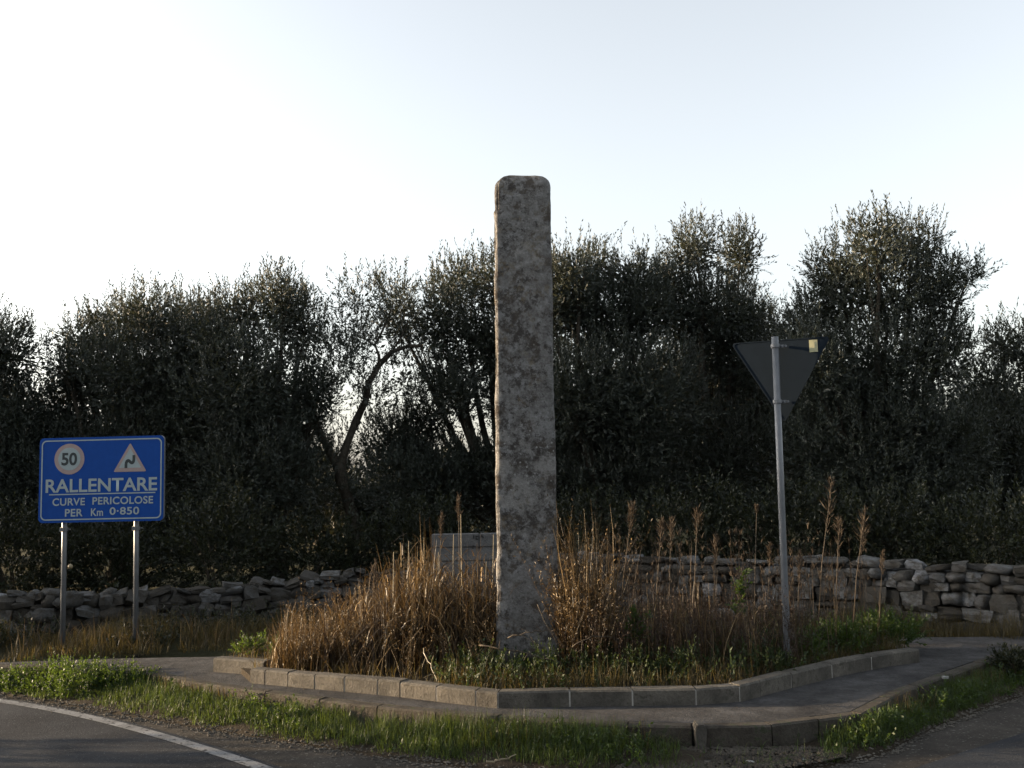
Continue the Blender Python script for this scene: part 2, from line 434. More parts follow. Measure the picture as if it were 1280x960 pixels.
# kerbs built block by block
def kerb(name, line, width, z0, z1, joints, mat, mortar=None, label=None):
    """line: polyline running left to right, width goes away from the viewer; joints: list of arc positions"""
    root = empty(name, (line[0].x, line[0].y, z0)); tag(root, kind='structure')
    L2 = [Vector((p.x, p.y)) for p in line]; s = [0.0]
    for a, b in zip(L2[:-1], L2[1:]): s.append(s[-1] + (b - a).length)
    off = offset_line(L2, width)
    def pt(arr, q):
        for i in range(len(s) - 1):
            if q <= s[i + 1] or i == len(s) - 2:
                f = (q - s[i]) / (s[i + 1] - s[i]); return arr[i].lerp(arr[i + 1], f)
    joints = [min(s, key=lambda q: abs(q - j)) if min(abs(q - j) for q in s) < .07 else j for j in joints]
    cuts = sorted({j for j in joints if 0 < j < s[-1]})
    cuts = [0.0] + cuts + [s[-1]]
    o0 = Vector((line[0].x, line[0].y, z0))
    b = 0.012
    def seg_mesh(a, c, inset, drop, wid_in, bev):
        qs = [a] + [x for x in s if a + .02 < x < c - .02] + [c]
        bm = bmesh.new(); rings = []
        for q in qs:
            p, r = pt(L2, q), pt(off, q); d = (r - p); W = d.length; d = d / W
            prof = [(inset, z0 - .1), (inset, z1 - drop - bev), (inset + bev, z1 - drop), (W - wid_in - bev, z1 - drop), (W - wid_in, z1 - drop - bev), (W - wid_in, z0 - .1)]
            jit = random.uniform(-.003, .003)
            rings.append([bm.verts.new(Vector((p.x + d.x * (u + jit), p.y + d.y * (u + jit), z)) - o0) for u, z in prof])
        for i in range(len(rings) - 1):
            for k in range(6):
                bm.faces.new((rings[i][k], rings[i][(k + 1) % 6], rings[i + 1][(k + 1) % 6], rings[i + 1][k]))
        bm.faces.new(rings[0][::-1]); bm.faces.new(rings[-1])
        return bm_mesh('kerb_stone', bm)
    for a, c in zip(cuts[:-1], cuts[1:]):
        if name == 'pavement_kerb' and c - a < .13: continue      # the marker stone stands in this gap
        g = 0.0055
        dz = random.uniform(-.004, .004)
        link('kerb_stone', seg_mesh(a + g, c - g, random.uniform(0, .004), -dz, 0, b), mat, root)
    if mortar:
        link('mortar_bed', seg_mesh(0.01, s[-1] - .01, 0.0075, 0.012, 0.012, 0.004), mortar, root)
    return root
def arc_of(line, px_list, z):
    """arc positions of the joints seen at these picture columns"""
    out = []
    s = 0
    for a, b in zip(line[:-1], line[1:]):
        pass
    pts = resample([(p.x, p.y) for p in line], 800)
    inv = CM.inverted(); cols = []
    for x, y in pts:
        c = inv @ Vector((x, y, z)); cols.append(640 + FPX * c.x / -c.z)
    total = sum((Vector((b.x, b.y)) - Vector((a.x, a.y))).length for a, b in zip(line[:-1], line[1:]))
    for q in px_list:
        k = int(np.argmin(np.abs(np.array(cols) - q))); out.append(total * k / 799)
    return out
kerb('bed_kerb', INNER, 0.12, ZP - .02, KERB_Z, arc_of(INNER, [331, 360, 393, 430, 471, 500, 545, 594, 622, 713, 790, 866, 925, 950, 995, 1040, 1090], KERB_Z), M['kerb'], M['mortar'])
kerb('bed_kerb_end', SMALL_K, 0.12, ZP - .02, KERB_Z, [0.0], M['kerb'])
oj = arc_of(OUTER, [-200, -90, 20, 110, 200, 265, 330, 400, 470, 545, 620, 700, 785, 867, 890, 963, 1022, 1078, 1115, 1150, 1190, 1230], ZP)
kerb('pavement_kerb', OUTER, 0.10, -.02, ZP + .003, oj, M['kerb_outer'])

# ------------------------------------------------------------------ standing stone
def menhir():
    base = at(660, 834, ZB); Y = base.y
    top = atd(652, 223, Y)
    H = top.z - ZB + 0.3
    nz, na = 230, 128
    V = []
    for i in range(nz + 1):
        f = i / nz; z = -0.3 + f * H
        hw = 0.250 * (1 - f) + 0.237 * f; hd = 0.17 * (1 - f) + 0.15 * f
        cx = 0.0; lean = (top.x - base.x) * f
        dz = H - 0.3 - z                                   # distance from the top
        shrink = 1.0
        if dz < 0.11:
            shrink = 0.42 + 0.58 * math.sqrt(max(0, 1 - ((0.11 - dz) / 0.112) ** 2))
        for k in range(na):
            a = 2 * math.pi * k / na; c, s_ = math.cos(a), math.sin(a)
            e = 0.17
            x = hw * math.copysign(abs(c) ** e, c); y = hd * math.copysign(abs(s_) ** e, s_)
            rr = shrink if dz < 0.11 else 1.0
            x *= rr; y *= rr
            p = Vector((x * 3 + 5, y * 3, z * 3))
            d = 0.008 * noise.noise(p * 0.5) + 0.004 * noise.noise(p * 1.8) + 0.004 * noise.noise(p * 6.5)
            # chipped left arris near the top
            if c < -0.5:
                ch = max(0, noise.noise(Vector((0, 3.3, z * 4.0))) + 0.15) * (1.0 if f > 0.55 else 0.35)
                if s_ < 0.2: x += 0.045 * ch; y += 0.04 * ch
            if f > 0.93 and c < -.3: d -= 0.012
            n = Vector((c, s_)).normalized()
            V.append((x + n.x * d + lean, y + n.y * d, z + 0.012 * noise.noise(Vector((x * 6, y * 6, 1))) * (f > .97)))
    V = np.array(V); a = np.arange(len(V)).reshape(nz + 1, na); b = np.roll(a, -1, axis=1)
    F = np.c_[a[:-1].ravel(), b[:-1].ravel(), b[1:].ravel(), a[1:].ravel()]
    me = mesh_np('standing_stone', V, F, smooth=True)
    bm = bmesh.new(); bm.from_mesh(me); bm.verts.ensure_lookup_table()
    ring = [bm.verts[int(q)] for q in a[-1]]
    cv = bm.verts.new(sum((v.co for v in ring), Vector()) / na + Vector((0, 0, .006)))
    for k in range(na): bm.faces.new((ring[k], ring[(k + 1) % na], cv)).smooth = True
    bm.to_mesh(me); bm.free()
    o = link('standing_stone', me, M['menhir'])
    o.location = (base.x, base.y, ZB); o.rotation_euler = (0, 0, R(-0.8))
    tag(o, 'tall weathered square stone pillar with dark lichen blotches standing in the planted bed', 'standing stone')
    return o
menhir()

# ------------------------------------------------------------------ signs
def rounded_rect(w, h, r, seg=6):
    pts = []
    for cx, cy, a0 in ((w / 2 - r, h / 2 - r, 0), (-w / 2 + r, h / 2 - r, 90), (-w / 2 + r, -h / 2 + r, 180), (w / 2 - r, -h / 2 + r, 270)):
        for k in range(seg + 1):
            a = R(a0 + 90 * k / seg); pts.append((cx + r * math.cos(a), cy + r * math.sin(a)))
    return pts
def plate(name, pts, y0, y1, mat, parent, hole=None):
    """outline in local x,z; from y0 (front, nearer the viewer) to y1"""
    bm = bmesh.new()
    f = [bm.verts.new((x, y0, z)) for x, z in pts]; b = [bm.verts.new((x, y1, z)) for x, z in pts]
    n = len(pts)
    if hole is None:
        bm.faces.new(f); bm.faces.new(b[::-1])
    else:
        hf = [bm.verts.new((x, y0, z)) for x, z in hole]; hb = [bm.verts.new((x, y1, z)) for x, z in hole]
        for i in range(n):
            j = (i + 1) % n
            bm.faces.new((f[i], f[j], hf[j], hf[i])); bm.faces.new((b[i], b[j], hb[j], hb[i])); bm.faces.new((hf[i], hf[j], hb[j], hb[i]))
    for i in range(n):
        j = (i + 1) % n
        bm.faces.new((f[i], f[j], b[j], b[i]))
    return link(name, bm_mesh(name, bm), mat, parent)
def lettering(text, x, z, h, w, y, mat, parent, bold=0.012, spacing=1.0):
    cu = bpy.data.curves.new('lettering', 'FONT')
    cu.body = text; cu.size = 1.0; cu.align_x = 'CENTER'; cu.offset = bold; cu.extrude = 0.0; cu.space_character = spacing
    to = bpy.data.objects.new('lettering', cu); COL.objects.link(to)
    bpy.context.view_layer.update()
    me = bpy.data.meshes.new_from_object(to.evaluated_get(bpy.context.evaluated_depsgraph_get()))
    bpy.data.objects.remove(to)
    co = np.zeros(len(me.vertices) * 3); me.vertices.foreach_get('co', co); co = co.reshape(-1, 3)
    x0, x1, y0, y1 = co[:, 0].min(), co[:, 0].max(), co[:, 1].min(), co[:, 1].max()
    V = np.c_[(co[:, 0] - (x0 + x1) / 2) / (x1 - x0) * w + x, np.full(len(co), y), (co[:, 1] - y0) / (y1 - y0) * h + z]
    me.vertices.foreach_set('co', V.ravel()); me.update()
    me.materials.clear()
    return link('lettering', me, mat, parent)

def blue_sign():
    Y = 10.0
    c = atd(126.5, 599, Y)
    w = (205.5 - 46.5) / FPX * Y * 1.0; h = 105.5 / FPX * Y
    root = empty('road_sign', (c.x, c.y, 0.1), R(-3)); 
    tag(root, 'blue rectangular warning sign reading RALLENTARE on two steel posts', 'road sign')
    zc = c.z - 0.1
    k = w / 159.0                      # metres per picture pixel on the panel
    face = empty('sign_panel', (0, 0, zc)); face.parent = root
    # panel with a folded rim, one mesh
    bm = bmesh.new()
    o_ = rounded_rect(w, h, 0.045); n = len(o_)
    f = [bm.verts.new((x, 0, z)) for x, z in o_]; b = [bm.verts.new((x, 0.035, z)) for x, z in o_]
    i_ = rounded_rect(w - .012, h - .012, 0.04); bi = [bm.verts.new((x, 0.035, z)) for x, z in i_]; fi = [bm.verts.new((x, 0.004, z)) for x, z in i_]
    bm.faces.new(f); bm.faces.new(fi[::-1])
    for q in range(n):
        j = (q + 1) % n
        bm.faces.new((f[q], f[j], b[j], b[q])); bm.faces.new((b[q], b[j], bi[j], bi[q])); bm.faces.new((bi[q], bi[j], fi[j], fi[q]))
    me = bm_mesh('panel', bm); me.materials.append(M['blue']); me.materials.append(M['steel'])
    for p in me.polygons:
        if not (p.normal.y < -0.9): p.material_index = 1
    bpy.data.objects.remove(face)
    face = link('sign_panel', me, None, root); face.location = (0, 0, zc)
    face.rotation_euler = (0, R(-0.3), 0)
    # u,v: offsets in picture pixels from the panel centre
    bo = rounded_rect(w - 5.5 * k, h - 6.0 * k, 0.05); bi2 = rounded_rect(w - 8.6 * k, h - 9.0 * k, 0.04)
    plate('border_line', bo, -0.0024, -0.001, M['white_film'], face, hole=bi2)
    def circ(cx, cz, r, n=40): return [(cx + r * math.cos(2 * math.pi * i / n), cz + r * math.sin(2 * math.pi * i / n)) for i in range(n)]
    cx, cz = (85.5 - 126.5) * k, (599 - 573) * k
    plate('speed_roundel', circ(cx, cz, 19.2 * k), -0.0022, -0.001, M['red_film'], face)
    rd = face.children[-1]
    plate('roundel_centre', circ(cx, cz, 14.2 * k), -0.0034, -0.0023, M['white_film'], face)
    lettering('50', cx, cz - 8 * k, 16 * k, 20 * k, -0.0046, M['black'], face, 0.03)
    tx, tz = (163 - 126.5) * k, (599 - 575.5) * k
    def rtri(s, r=2.2):
        pts = []
        P3 = [(-21 * s, -15 * s), (21 * s, -15 * s), (0, 21 * s)]
        for i in range(3):
            a, b_, c_ = Vector(P3[i - 1]), Vector(P3[i]), Vector(P3[(i + 1) % 3])
            u = (a - b_).normalized() * r; v = (c_ - b_).normalized() * r
            for t in (0, .33, .66, 1): q = b_ + u * (1 - t) ** 2 + v * t ** 2; pts.append((tx + q.x * k, tz + q.y * k))
        return pts
    plate('warning_triangle', rtri(1.0), -0.0022, -0.001, M['red_film'], face)
    plate('triangle_centre', rtri(0.68, 1.2), -0.0034, -0.0023, M['white_film'], face)
    # double bend symbol
    line = [(-5, -9), (-5, -2), (-2.5, 1.0), (0, -1), (2.5, -3.2), (5, -1), (5, 7)]
    pts2 = smooth_line([Vector(p) for p in line], 2); a = offset_line(pts2, 1.8); b2 = offset_line(pts2, -1.8)
    V = [(tx + p.x * k, -0.0046, tz - 1.5 * k + p.y * k) for p in a] + [(tx + p.x * k, -0.0046, tz - 1.5 * k + p.y * k) for p in b2]
    n = len(a); F = [(i, i + 1, n + i + 1, n + i) for i in range(n - 1)]
    link('bend_symbol', mesh_np('bend_symbol', np.array(V), np.array(F)), M['black'], face)
    W = M['white_film']
    zz = lambda y: (599 - y) * k
    lettering('RALLENTARE', (126.8 - 126.5) * k, zz(614.4), 16.6 * k, 142 * k, -0.003, W, face, 0.02)
    plate('rule', [(-66 * k, zz(616.2)), (69 * k, zz(616.2)), (69 * k, zz(617.6)), (-66 * k, zz(617.6))][::-1], -0.003, -0.001, W, face)
    for word, xa, xb, yb in (('CURVE', 65, 106.4, 630.8), ('PERICOLOSE', 116, 193, 630.4), ('PER', 81.2, 103.9, 644.4), ('Km', 114.3, 129.7, 644.3), ('0·850', 138, 175.5, 643.4)):
        lettering(word, ((xa + xb) / 2 - 126.5) * k, zz(yb), 9.4 * k, (xb - xa) * k, -0.003, W, face, 0.02, 1.06)
    # posts with clamps
    for px in (78.5, 170.5):
        x = (px - 126.5) * k
        bm = bmesh.new(); tube(bm, [(x, 0.065, -0.15), (x - .02, 0.065, zc + h * .4)], [0.026, 0.026], 14)
        post = link('post', bm_mesh('post', bm, True), M['steel'], root)
        for z in (zc - h * .5 - .07, zc + h * .28):
            bm = bmesh.new(); tube(bm, [(x - .014, 0.065, z - .02), (x - .014, 0.065, z + .02)], [0.037, 0.037], 14)
            box_bm(bm, (x - .014, 0.024, z), (.05, .02, .036)); tube(bm, [(x + .02, 0.065, z), (x + .05, .065, z)], [.008, .008], 6)
            link('clamp', bm_mesh('clamp', bm), M['steel'], post)
    x = (86.5 - 126.5) * k
    bm = bmesh.new(); tube(bm, [(x - .02, .05, zc + zz(706)), (x + .012, .03, zc + zz(706))], [.006, .006], 6)
    bmesh.ops.create_uvsphere(bm, u_segments=10, v_segments=8, radius=.024, matrix=Matrix.Translation((x + .012, .03, zc + zz(706))))
    link('round_fitting', bm_mesh('round_fitting', bm, True), M['cane'], root)
blue_sign()

def yield_sign():
    base = at(985, 832, ZB); Y = base.y
    top = atd(968.5, 421, Y)
    root = empty('yield_sign', base); tag(root, 'downward triangular sign seen from its grey back on a leaning steel pole', 'road sign')
    bm = bmesh.new(); tp = top - base
    tube(bm, [(-.0, 0, -.2), (0, 0, 0), tp * .5, tp], [.0275] * 4, 20)
    pole = link('pole', bm_mesh('pole', bm, True), M['steel'], root)
    # plate: centred right of the pole, turned so its right corner comes nearer
    ang = R(-20)
    holder_loc = tp.copy()
    P = []
    s = 0.80; hgt = s * .866; r = .05
    T3 = [Vector((-s / 2, 0)), Vector((0, -hgt)), Vector((s / 2, 0))]
    for i in range(3):
        a, b_, c_ = T3[i - 1], T3[i], T3[(i + 1) % 3]
        u = (a - b_).normalized() * r; v = (c_ - b_).normalized() * r
        for t in (0, .2, .4, .6, .8, 1): q = b_ + u * (1 - t) ** 2 + v * t ** 2; P.append((q.x, q.y))
    bm = bmesh.new(); n = len(P)
    f = [bm.verts.new((x, 0, z)) for x, z in P]; b = [bm.verts.new((x, .008, z)) for x, z in P]
    sc = 0.965; cz = -hgt * .33
    fi = [bm.verts.new((x * sc, 0, cz + (z - cz) * sc)) for x, z in P]; fd = [bm.verts.new((x * sc, .005, cz + (z - cz) * sc)) for x, z in P]
    bm.faces.new(b); bm.faces.new(fd)
    for q in range(n):
        j = (q + 1) % n
        bm.faces.new((f[q], f[j], b[j], b[q])); bm.faces.new((f[q], f[j], fi[j], fi[q])); bm.faces.new((fi[q], fi[j], fd[j], fd[q]))
    me = bm_mesh('sign_plate', bm)
    pl = link('sign_plate', me, M['sign_back'], root)
    pl.location = holder_loc + Vector((.06, .075, -.015)); pl.rotation_euler = (0, R(-.6), ang)
    bm = bmesh.new(); box_bm(bm, (0.262, 0.0025, -.07), (.066, .003, .10))
    link('sticker', bm_mesh('sticker', bm), M['sticker'], pl)
    for dz in (-.075, -.53):
        bm = bmesh.new(); c = tp + Vector((-(tp.x) / tp.z * dz * -1 * 0, 0, dz)); c.x = tp.x * (1 + dz / tp.z)
        tube(bm, [c - Vector((0, 0, .014)), c + Vector((0, 0, .014))], [.036, .036], 18)
        box_bm(bm, c + Vector((.045, .03, 0)), (.07, .018, .026)); tube(bm, [c + Vector((.055, -.005, 0)), c + Vector((.055, .055, 0))], [.008, .008], 6)
        tube(bm, [c + Vector((.09, .01, 0)), c + Vector((.09, .06, 0))], [.011, .011], 6)
        link('clamp', bm_mesh('clamp', bm), M['steel'], pole)
yield_sign()

# ------------------------------------------------------------------ stones
def stone_proto(i):
    rs = random.Random(100 + i)
    bm = bmesh.new(); bmesh.ops.create_cube(bm, size=1.0)
    bmesh.ops.subdivide_edges(bm, edges=bm.edges[:], cuts=1, use_grid_fill=True)
    off = Vector((rs.uniform(0, 50), rs.uniform(0, 50), 0))
    for v in bm.verts:
        k = sum(abs(c) > .4 for c in v.co)
        v.co *= {1: rs.uniform(.92, 1.04), 2: rs.uniform(.84, 1.0), 3: rs.uniform(.72, .98)}[k]
        v.co += Vector([rs.uniform(-.07, .07) for _ in range(3)])
    me = bm_mesh('stone', bm, i % 5 == 0); me.materials.append(M['drystone']); return me
STONES = [stone_proto(i) for i in range(14)]

def drystone_wall(name, pts, zb, htop, label, seed, rough, n_max=240):
    """pts: front line (xy), htop(s): height of the top above ground at arc s"""
    rs = random.Random(seed)
    L2 = resample(pts, 300); seg = np.linalg.norm(np.diff(L2, axis=0), axis=1); S = np.r_[0, np.cumsum(seg)]; tot = S[-1]
    def P(s):
        x = np.interp(s, S, L2[:, 0]); y = np.interp(s, S, L2[:, 1])
        e = 0.05; dx = np.interp(s + e, S, L2[:, 0]) - np.interp(s - e, S, L2[:, 0]); dy = np.interp(s + e, S, L2[:, 1]) - np.interp(s - e, S, L2[:, 1])
        return x, y, math.atan2(dy, dx)
    root = empty(name, (L2[0, 0], L2[0, 1], zb)); tag(root, label, 'stone wall')
    o0 = Vector(root.location)
    cnt = 0
    def put(s, z, w, h, d, inset, tilt):
        nonlocal cnt
        x, y, a = P(s); me = rs.choice(STONES)
        o = link('stone', me, None, root)
        o.location = Vector((x - math.sin(a) * (inset + d / 2), y + math.cos(a) * (inset + d / 2), z)) - o0
        o.rotation_euler = (rs.uniform(-.16, .16) * rough, tilt * rough, a + rs.uniform(-.2, .2))
        o.scale = (w * 1.08, d, h * 1.13 * rs.uniform(.9, 1.12)); cnt += 1
    # coursed face
    z = 0.0; ci = 0
    hs = []
    while z < 1.2:
        h = rs.uniform(.11, .155) if z < .35 else rs.uniform(.075, .112); hs.append((z, h)); z += h
    for z, h in hs:
        s = rs.uniform(-.2, 0)
        while s < tot:
            w = rs.uniform(.12, .29) if h > .13 else rs.uniform(.08, .22)
            top = htop(s + w / 2)
            if z + h * .6 < top and 0 < s + w / 2 < tot:
                hh = min(h, top - z + .02) * rs.uniform(.85, 1.12)
                if h > .135 and rs.random() < .2 and cnt < n_max - 10:
                    put(s + w / 2, zb + z + h * .25 + .01 * noise.noise(Vector((s, z, 0))), w, h * .52, .28, rs.uniform(-.03, .03), rs.uniform(-.08, .08))
                    put(s + w / 2, zb + z + h * .76, w * rs.uniform(.8, 1), h * .5, .28, rs.uniform(-.03, .03), rs.uniform(-.1, .1))
                else:
                    put(s + w / 2, zb + z + h / 2 + .03 * noise.noise(Vector((s * 1.5, z, 3))), w, hh, .28, rs.uniform(-.035, .035), rs.uniform(-.1, .1))
            s += w * .98
            if cnt >= n_max: break
    # loose stones along the top
    s = 0.1; k = 0
    while s < tot and k < 60:
        w = rs.uniform(.1, .24); t = htop(s)
        put(s, zb + t + rs.uniform(.0, .05), w, rs.uniform(.045, .085), rs.uniform(.14, .24), rs.uniform(-.01, .10), rs.uniform(-.15, .15))
        s += w * rs.uniform(.9, 1.3); k += 1
    # rubble fill behind the face
    nS = 60; V = []; F = []
    for i in range(nS + 1):
        s = tot * i / nS; x, y, a = P(s); t = htop(s)
        nx, ny = -math.sin(a), math.cos(a)
        for u, q in ((.13, -.2), (.13, t * .96 - .04 + .03 * rs.random()), (.32, t * .97 + .03 * rs.random()), (.55, t * .9 + .04 * rs.random()), (.62, -.2)):
            V.append((x + nx * u - o0.x, y + ny * u - o0.y, q))
    for i in range(nS):
        for k in range(4): F.append((i * 5 + k, i * 5 + k + 1, i * 5 + 6 + k, i * 5 + 5 + k))
    F += [(0, 1, 2, 3), (0, 3, 4, 4)][:1] + [(nS * 5, nS * 5 + 1, nS * 5 + 2, nS * 5 + 3)]
    link('rubble_fill', mesh_np('rubble_fill', np.array(V), np.array(F)), M['rock_fill'], root)
    return root
def zt(px, py, Y): return atd(px, py, Y).z
ZG = 0.08
WR = [(atd(662, 700, 12.1).x, 12.1), (atd(740, 700, 11.9).x, 11.9), (atd(900, 700, 11.4).x, 11.4), (atd(1100, 700, 10.6).x, 10.6), (atd(1280, 700, 9.75).x, 9.75), (6.1, 9.25), (6.9, 9.0)]
WL = [(-9.2, 11.3), (-7.2, 11.2), (atd(60, 735, 11.2).x, 11.2), (atd(230, 735, 11.5).x, 11.5), (atd(350, 720, 11.8).x, 11.8), (atd(460, 712, 12.0).x, 12.0), (atd(545, 706, 12.2).x, 12.2)]
def prof(pts, tops):
    p = np.array(pts); s = np.r_[0, np.cumsum(np.linalg.norm(np.diff(p, axis=0), axis=1))]
    return lambda q: float(np.interp(q, s, tops)) + 0.03 * noise.noise(Vector((q * 1.7, 9.1, 0)))
tr = [zt(662, 698, 12.1) - ZG, zt(740, 700, 11.9) - ZG, zt(900, 704, 11.4) - ZG, zt(1100, 709, 10.6) - ZG, zt(1280, 721, 9.75) - ZG, .66, .6]
tl = [.25, .33, zt(60, 748, 11.2) - ZG, zt(230, 744, 11.5) - ZG, zt(350, 731, 11.8) - ZG, zt(460, 720, 12.0) - ZG, zt(545, 722, 12.2) - ZG]
drystone_wall('dry_stone_wall', WR, ZG, prof(WR, tr), 'long grey dry stone wall running behind the pillar and the triangular sign', 11, .9)
drystone_wall('dry_stone_wall', WL, ZG, prof(WL, tl), 'low tumbled dry stone wall behind the blue sign', 12, 2.6)

# blockwork pier between the two walls
def pier():
    x0 = atd(538, 668, 12.35).x; x1 = atd(676, 668, 12.35).x; zt_ = atd(600, 667, 12.35).z
    root = empty('blockwork_pier', (x0, 12.35, ZG)); tag(root, 'grey blockwork pier with dark painted marks behind the tall reeds', 'pier')
    w = x1 - x0; ch = 0.165; z = zt_ - ZG; row = 0
    while z > 0.02:
        h = min(ch, z); cuts = [0, w * .44, w] if row % 2 == 0 else [0, w * .28, w * .72, w]
        for a, c in zip(cuts[:-1], cuts[1:]):
            bm = bmesh.new(); box_bm(bm, ((a + c) / 2, .15 + random.uniform(-.004, .004), z - h / 2), (c - a - .012, .3, h - .012), .006)
            link('block', bm_mesh('block', bm), M['blockwork'], root)
        z -= ch; row += 1
    bm = bmesh.new(); box_bm(bm, (w / 2, .15, (zt_ - ZG) / 2 - .004), (w - .03, .27, zt_ - ZG - .03)); link('mortar', bm_mesh('mortar', bm), M['blockwork'], root)
    k = 12.35 / FPX
    bm = bmesh.new()
    def mark(px, py, wx, wz, tilt=0):
        box_bm(bm, ((px - 538) * k, -.008, zt_ - ZG - (py - 667) * k), (wx * k, .006, wz * k), 0, Matrix.Rotation(tilt, 4, 'Y'))
    mark(591.5, 671, 1.3, 4); mark(595.5, 670, 3.2, 1.1); mark(594.6, 672, 1.1, 3.4); mark(596, 673.6, 3, 1.0)
    mark(601.5, 669.5, 1.2, 3.4, .2); mark(603, 671, 1.3, 3.2, -.4); mark(590.5, 683, 2, 4, .2); mark(598, 684, 2.6, 2.2)
    mark(593.5, 714.5, 2.4, 3.2)
    link('painted_marks', bm_mesh('painted_marks', bm), M['dark_mark'], root)['kind'] = 'stuff'
pier()

# marker stone wedged in the kerb joint, fragments
def marker():
    p = at(879, 941, 0)
    bm = bmesh.new()
    prof_ = [(-.026, 0.0), (.024, 0.0), (.031, .08), (.036, .15), (.026, .182), (-.028, .185), (-.038, .15), (-.033, .08)]
    f = [bm.verts.new((x + random.uniform(-.003, .003), -.045, z - .0)) for x, z in prof_]; b = [bm.verts.new((x, .06, z + .004)) for x, z in prof_]
    bm.faces.new(f); bm.faces.new(b[::-1])
    for i in range(8): j = (i + 1) % 8; bm.faces.new((f[i], f[j], b[j], b[i]))
    bmesh.ops.bevel(bm, geom=bm.edges[:], offset=.006, segments=2, affect='EDGES')
    o = link('marker_stone', bm_mesh('marker_stone', bm), M['kerb'])
    o.location = (p.x - .012, p.y + .018, -.01)
    tag(o, 'small wedge shaped stone set upright against the pavement kerb', 'marker stone')
marker()
def fragment(px, py, w, d, h, rz, label, mat='pale_stone', z=0.01, tilt=0.0):
    me = stone_proto(random.randint(0, 90)); me.materials.clear(); me.materials.append(M[mat])
    o = link('stone_fragment', me); p = at(px, py, z)
    o.location = (p.x, p.y, z + h * .35); o.scale = (w, d, h); o.rotation_euler = (tilt, tilt * .5, rz)
    tag(o, label, 'stone', 'loose stones on the verge')
fragment(1002, 952, .075, .05, .02, .4, 'small pale flat stone chip beside the larger slab below the kerb', tilt=.1)
fragment(981, 956, .19, .06, .022, -.35, 'long flat grey stone slab on the dirt below the kerb', 'kerb')
fragment(938, 957, .05, .04, .03, .1, 'small rounded white stone on the dirt below the kerb')
fragment(258, 892, .04, .03, .03, .9, 'small white stone in the grass near the road line')
fragment(1095, 930, .04, .03, .03, .9, 'small grey stone in the right hand grass verge', 'kerb')
fragment(1182, 848, .05, .03, .02, .2, 'small stone chip on the pavement edge at the right', 'pale_stone', .155)
fragment(884, 957, .06, .04, .03, .4, 'dull grey stone on the dirt beneath the wedge shaped stone', 'kerb')

# ------------------------------------------------------------------ plants: vectorised blades and leaves
def blades(buf, B, H, W, bend, az, droop=0.25, seg=4, taper=1.3, jitter=0.0):
    """curved ribbons; B (n,3) roots, H heights, W widths, bend sideways reach/height, az direction"""
    n = len(B); t = np.linspace(0, 1, seg + 1)[None, :]
    H = H[:, None]; bend = bend[:, None]
    dx, dy = np.cos(az)[:, None], np.sin(az)[:, None]
    droop = np.broadcast_to(np.asarray(droop, float).reshape(-1, 1) if np.ndim(droop) else droop, (n, 1))
    hor = H * bend * t ** 1.8; z = H * (t - droop * bend * 2 * t ** 3)
    fa = az + np.pi / 2 + RNG.normal(0, 0.7, n)
    wx, wy = np.cos(fa)[:, None], np.sin(fa)[:, None]
    wid = W[:, None] * (1 - t ** taper) * 0.5 + W[:, None] * 0.04
    cx = B[:, 0:1] + hor * dx; cy = B[:, 1:2] + hor * dy; cz = B[:, 2:3] + z
    if jitter:
        cx = cx + np.cumsum(RNG.normal(0, jitter, (n, seg + 1)), 1) * H; cy = cy + np.cumsum(RNG.normal(0, jitter, (n, seg + 1)), 1) * H
    Lf = np.stack([cx - wx * wid, cy - wy * wid, cz], -1); Rt = np.stack([cx + wx * wid, cy + wy * wid, cz], -1)
    V = np.stack([Lf, Rt], 2).reshape(-1, 3)
    base = (np.arange(n) * (seg + 1) * 2)[:, None] + (np.arange(seg) * 2)[None, :]
    F = np.stack([base, base + 1, base + 3, base + 2], -1).reshape(-1, 4)
    buf.add(V, F, np.repeat(RNG.random(n), (seg + 1) * 2))
def unit(a): return a / (np.linalg.norm(a, axis=-1, keepdims=True) + 1e-9)
def leaves(buf, P, D, Ln, Wd, rnd=None):
    """rhombic leaves at P pointing along D"""
    n = len(P); D = unit(D); side_ = unit(np.cross(D, RNG.normal(size=(n, 3))))
    nrm = np.cross(D, side_)
    Ln = Ln[:, None]; Wd = Wd[:, None]
    m = P + D * Ln * 0.45 + nrm * Ln * 0.04
    V = np.stack([P, m + side_ * Wd * .5, P + D * Ln, m - side_ * Wd * .5], 1).reshape(-1, 3)
    F = np.arange(n * 4).reshape(n, 4)
    buf.add(V, F, np.repeat(RNG.random(n) if rnd is None else rnd, 4))
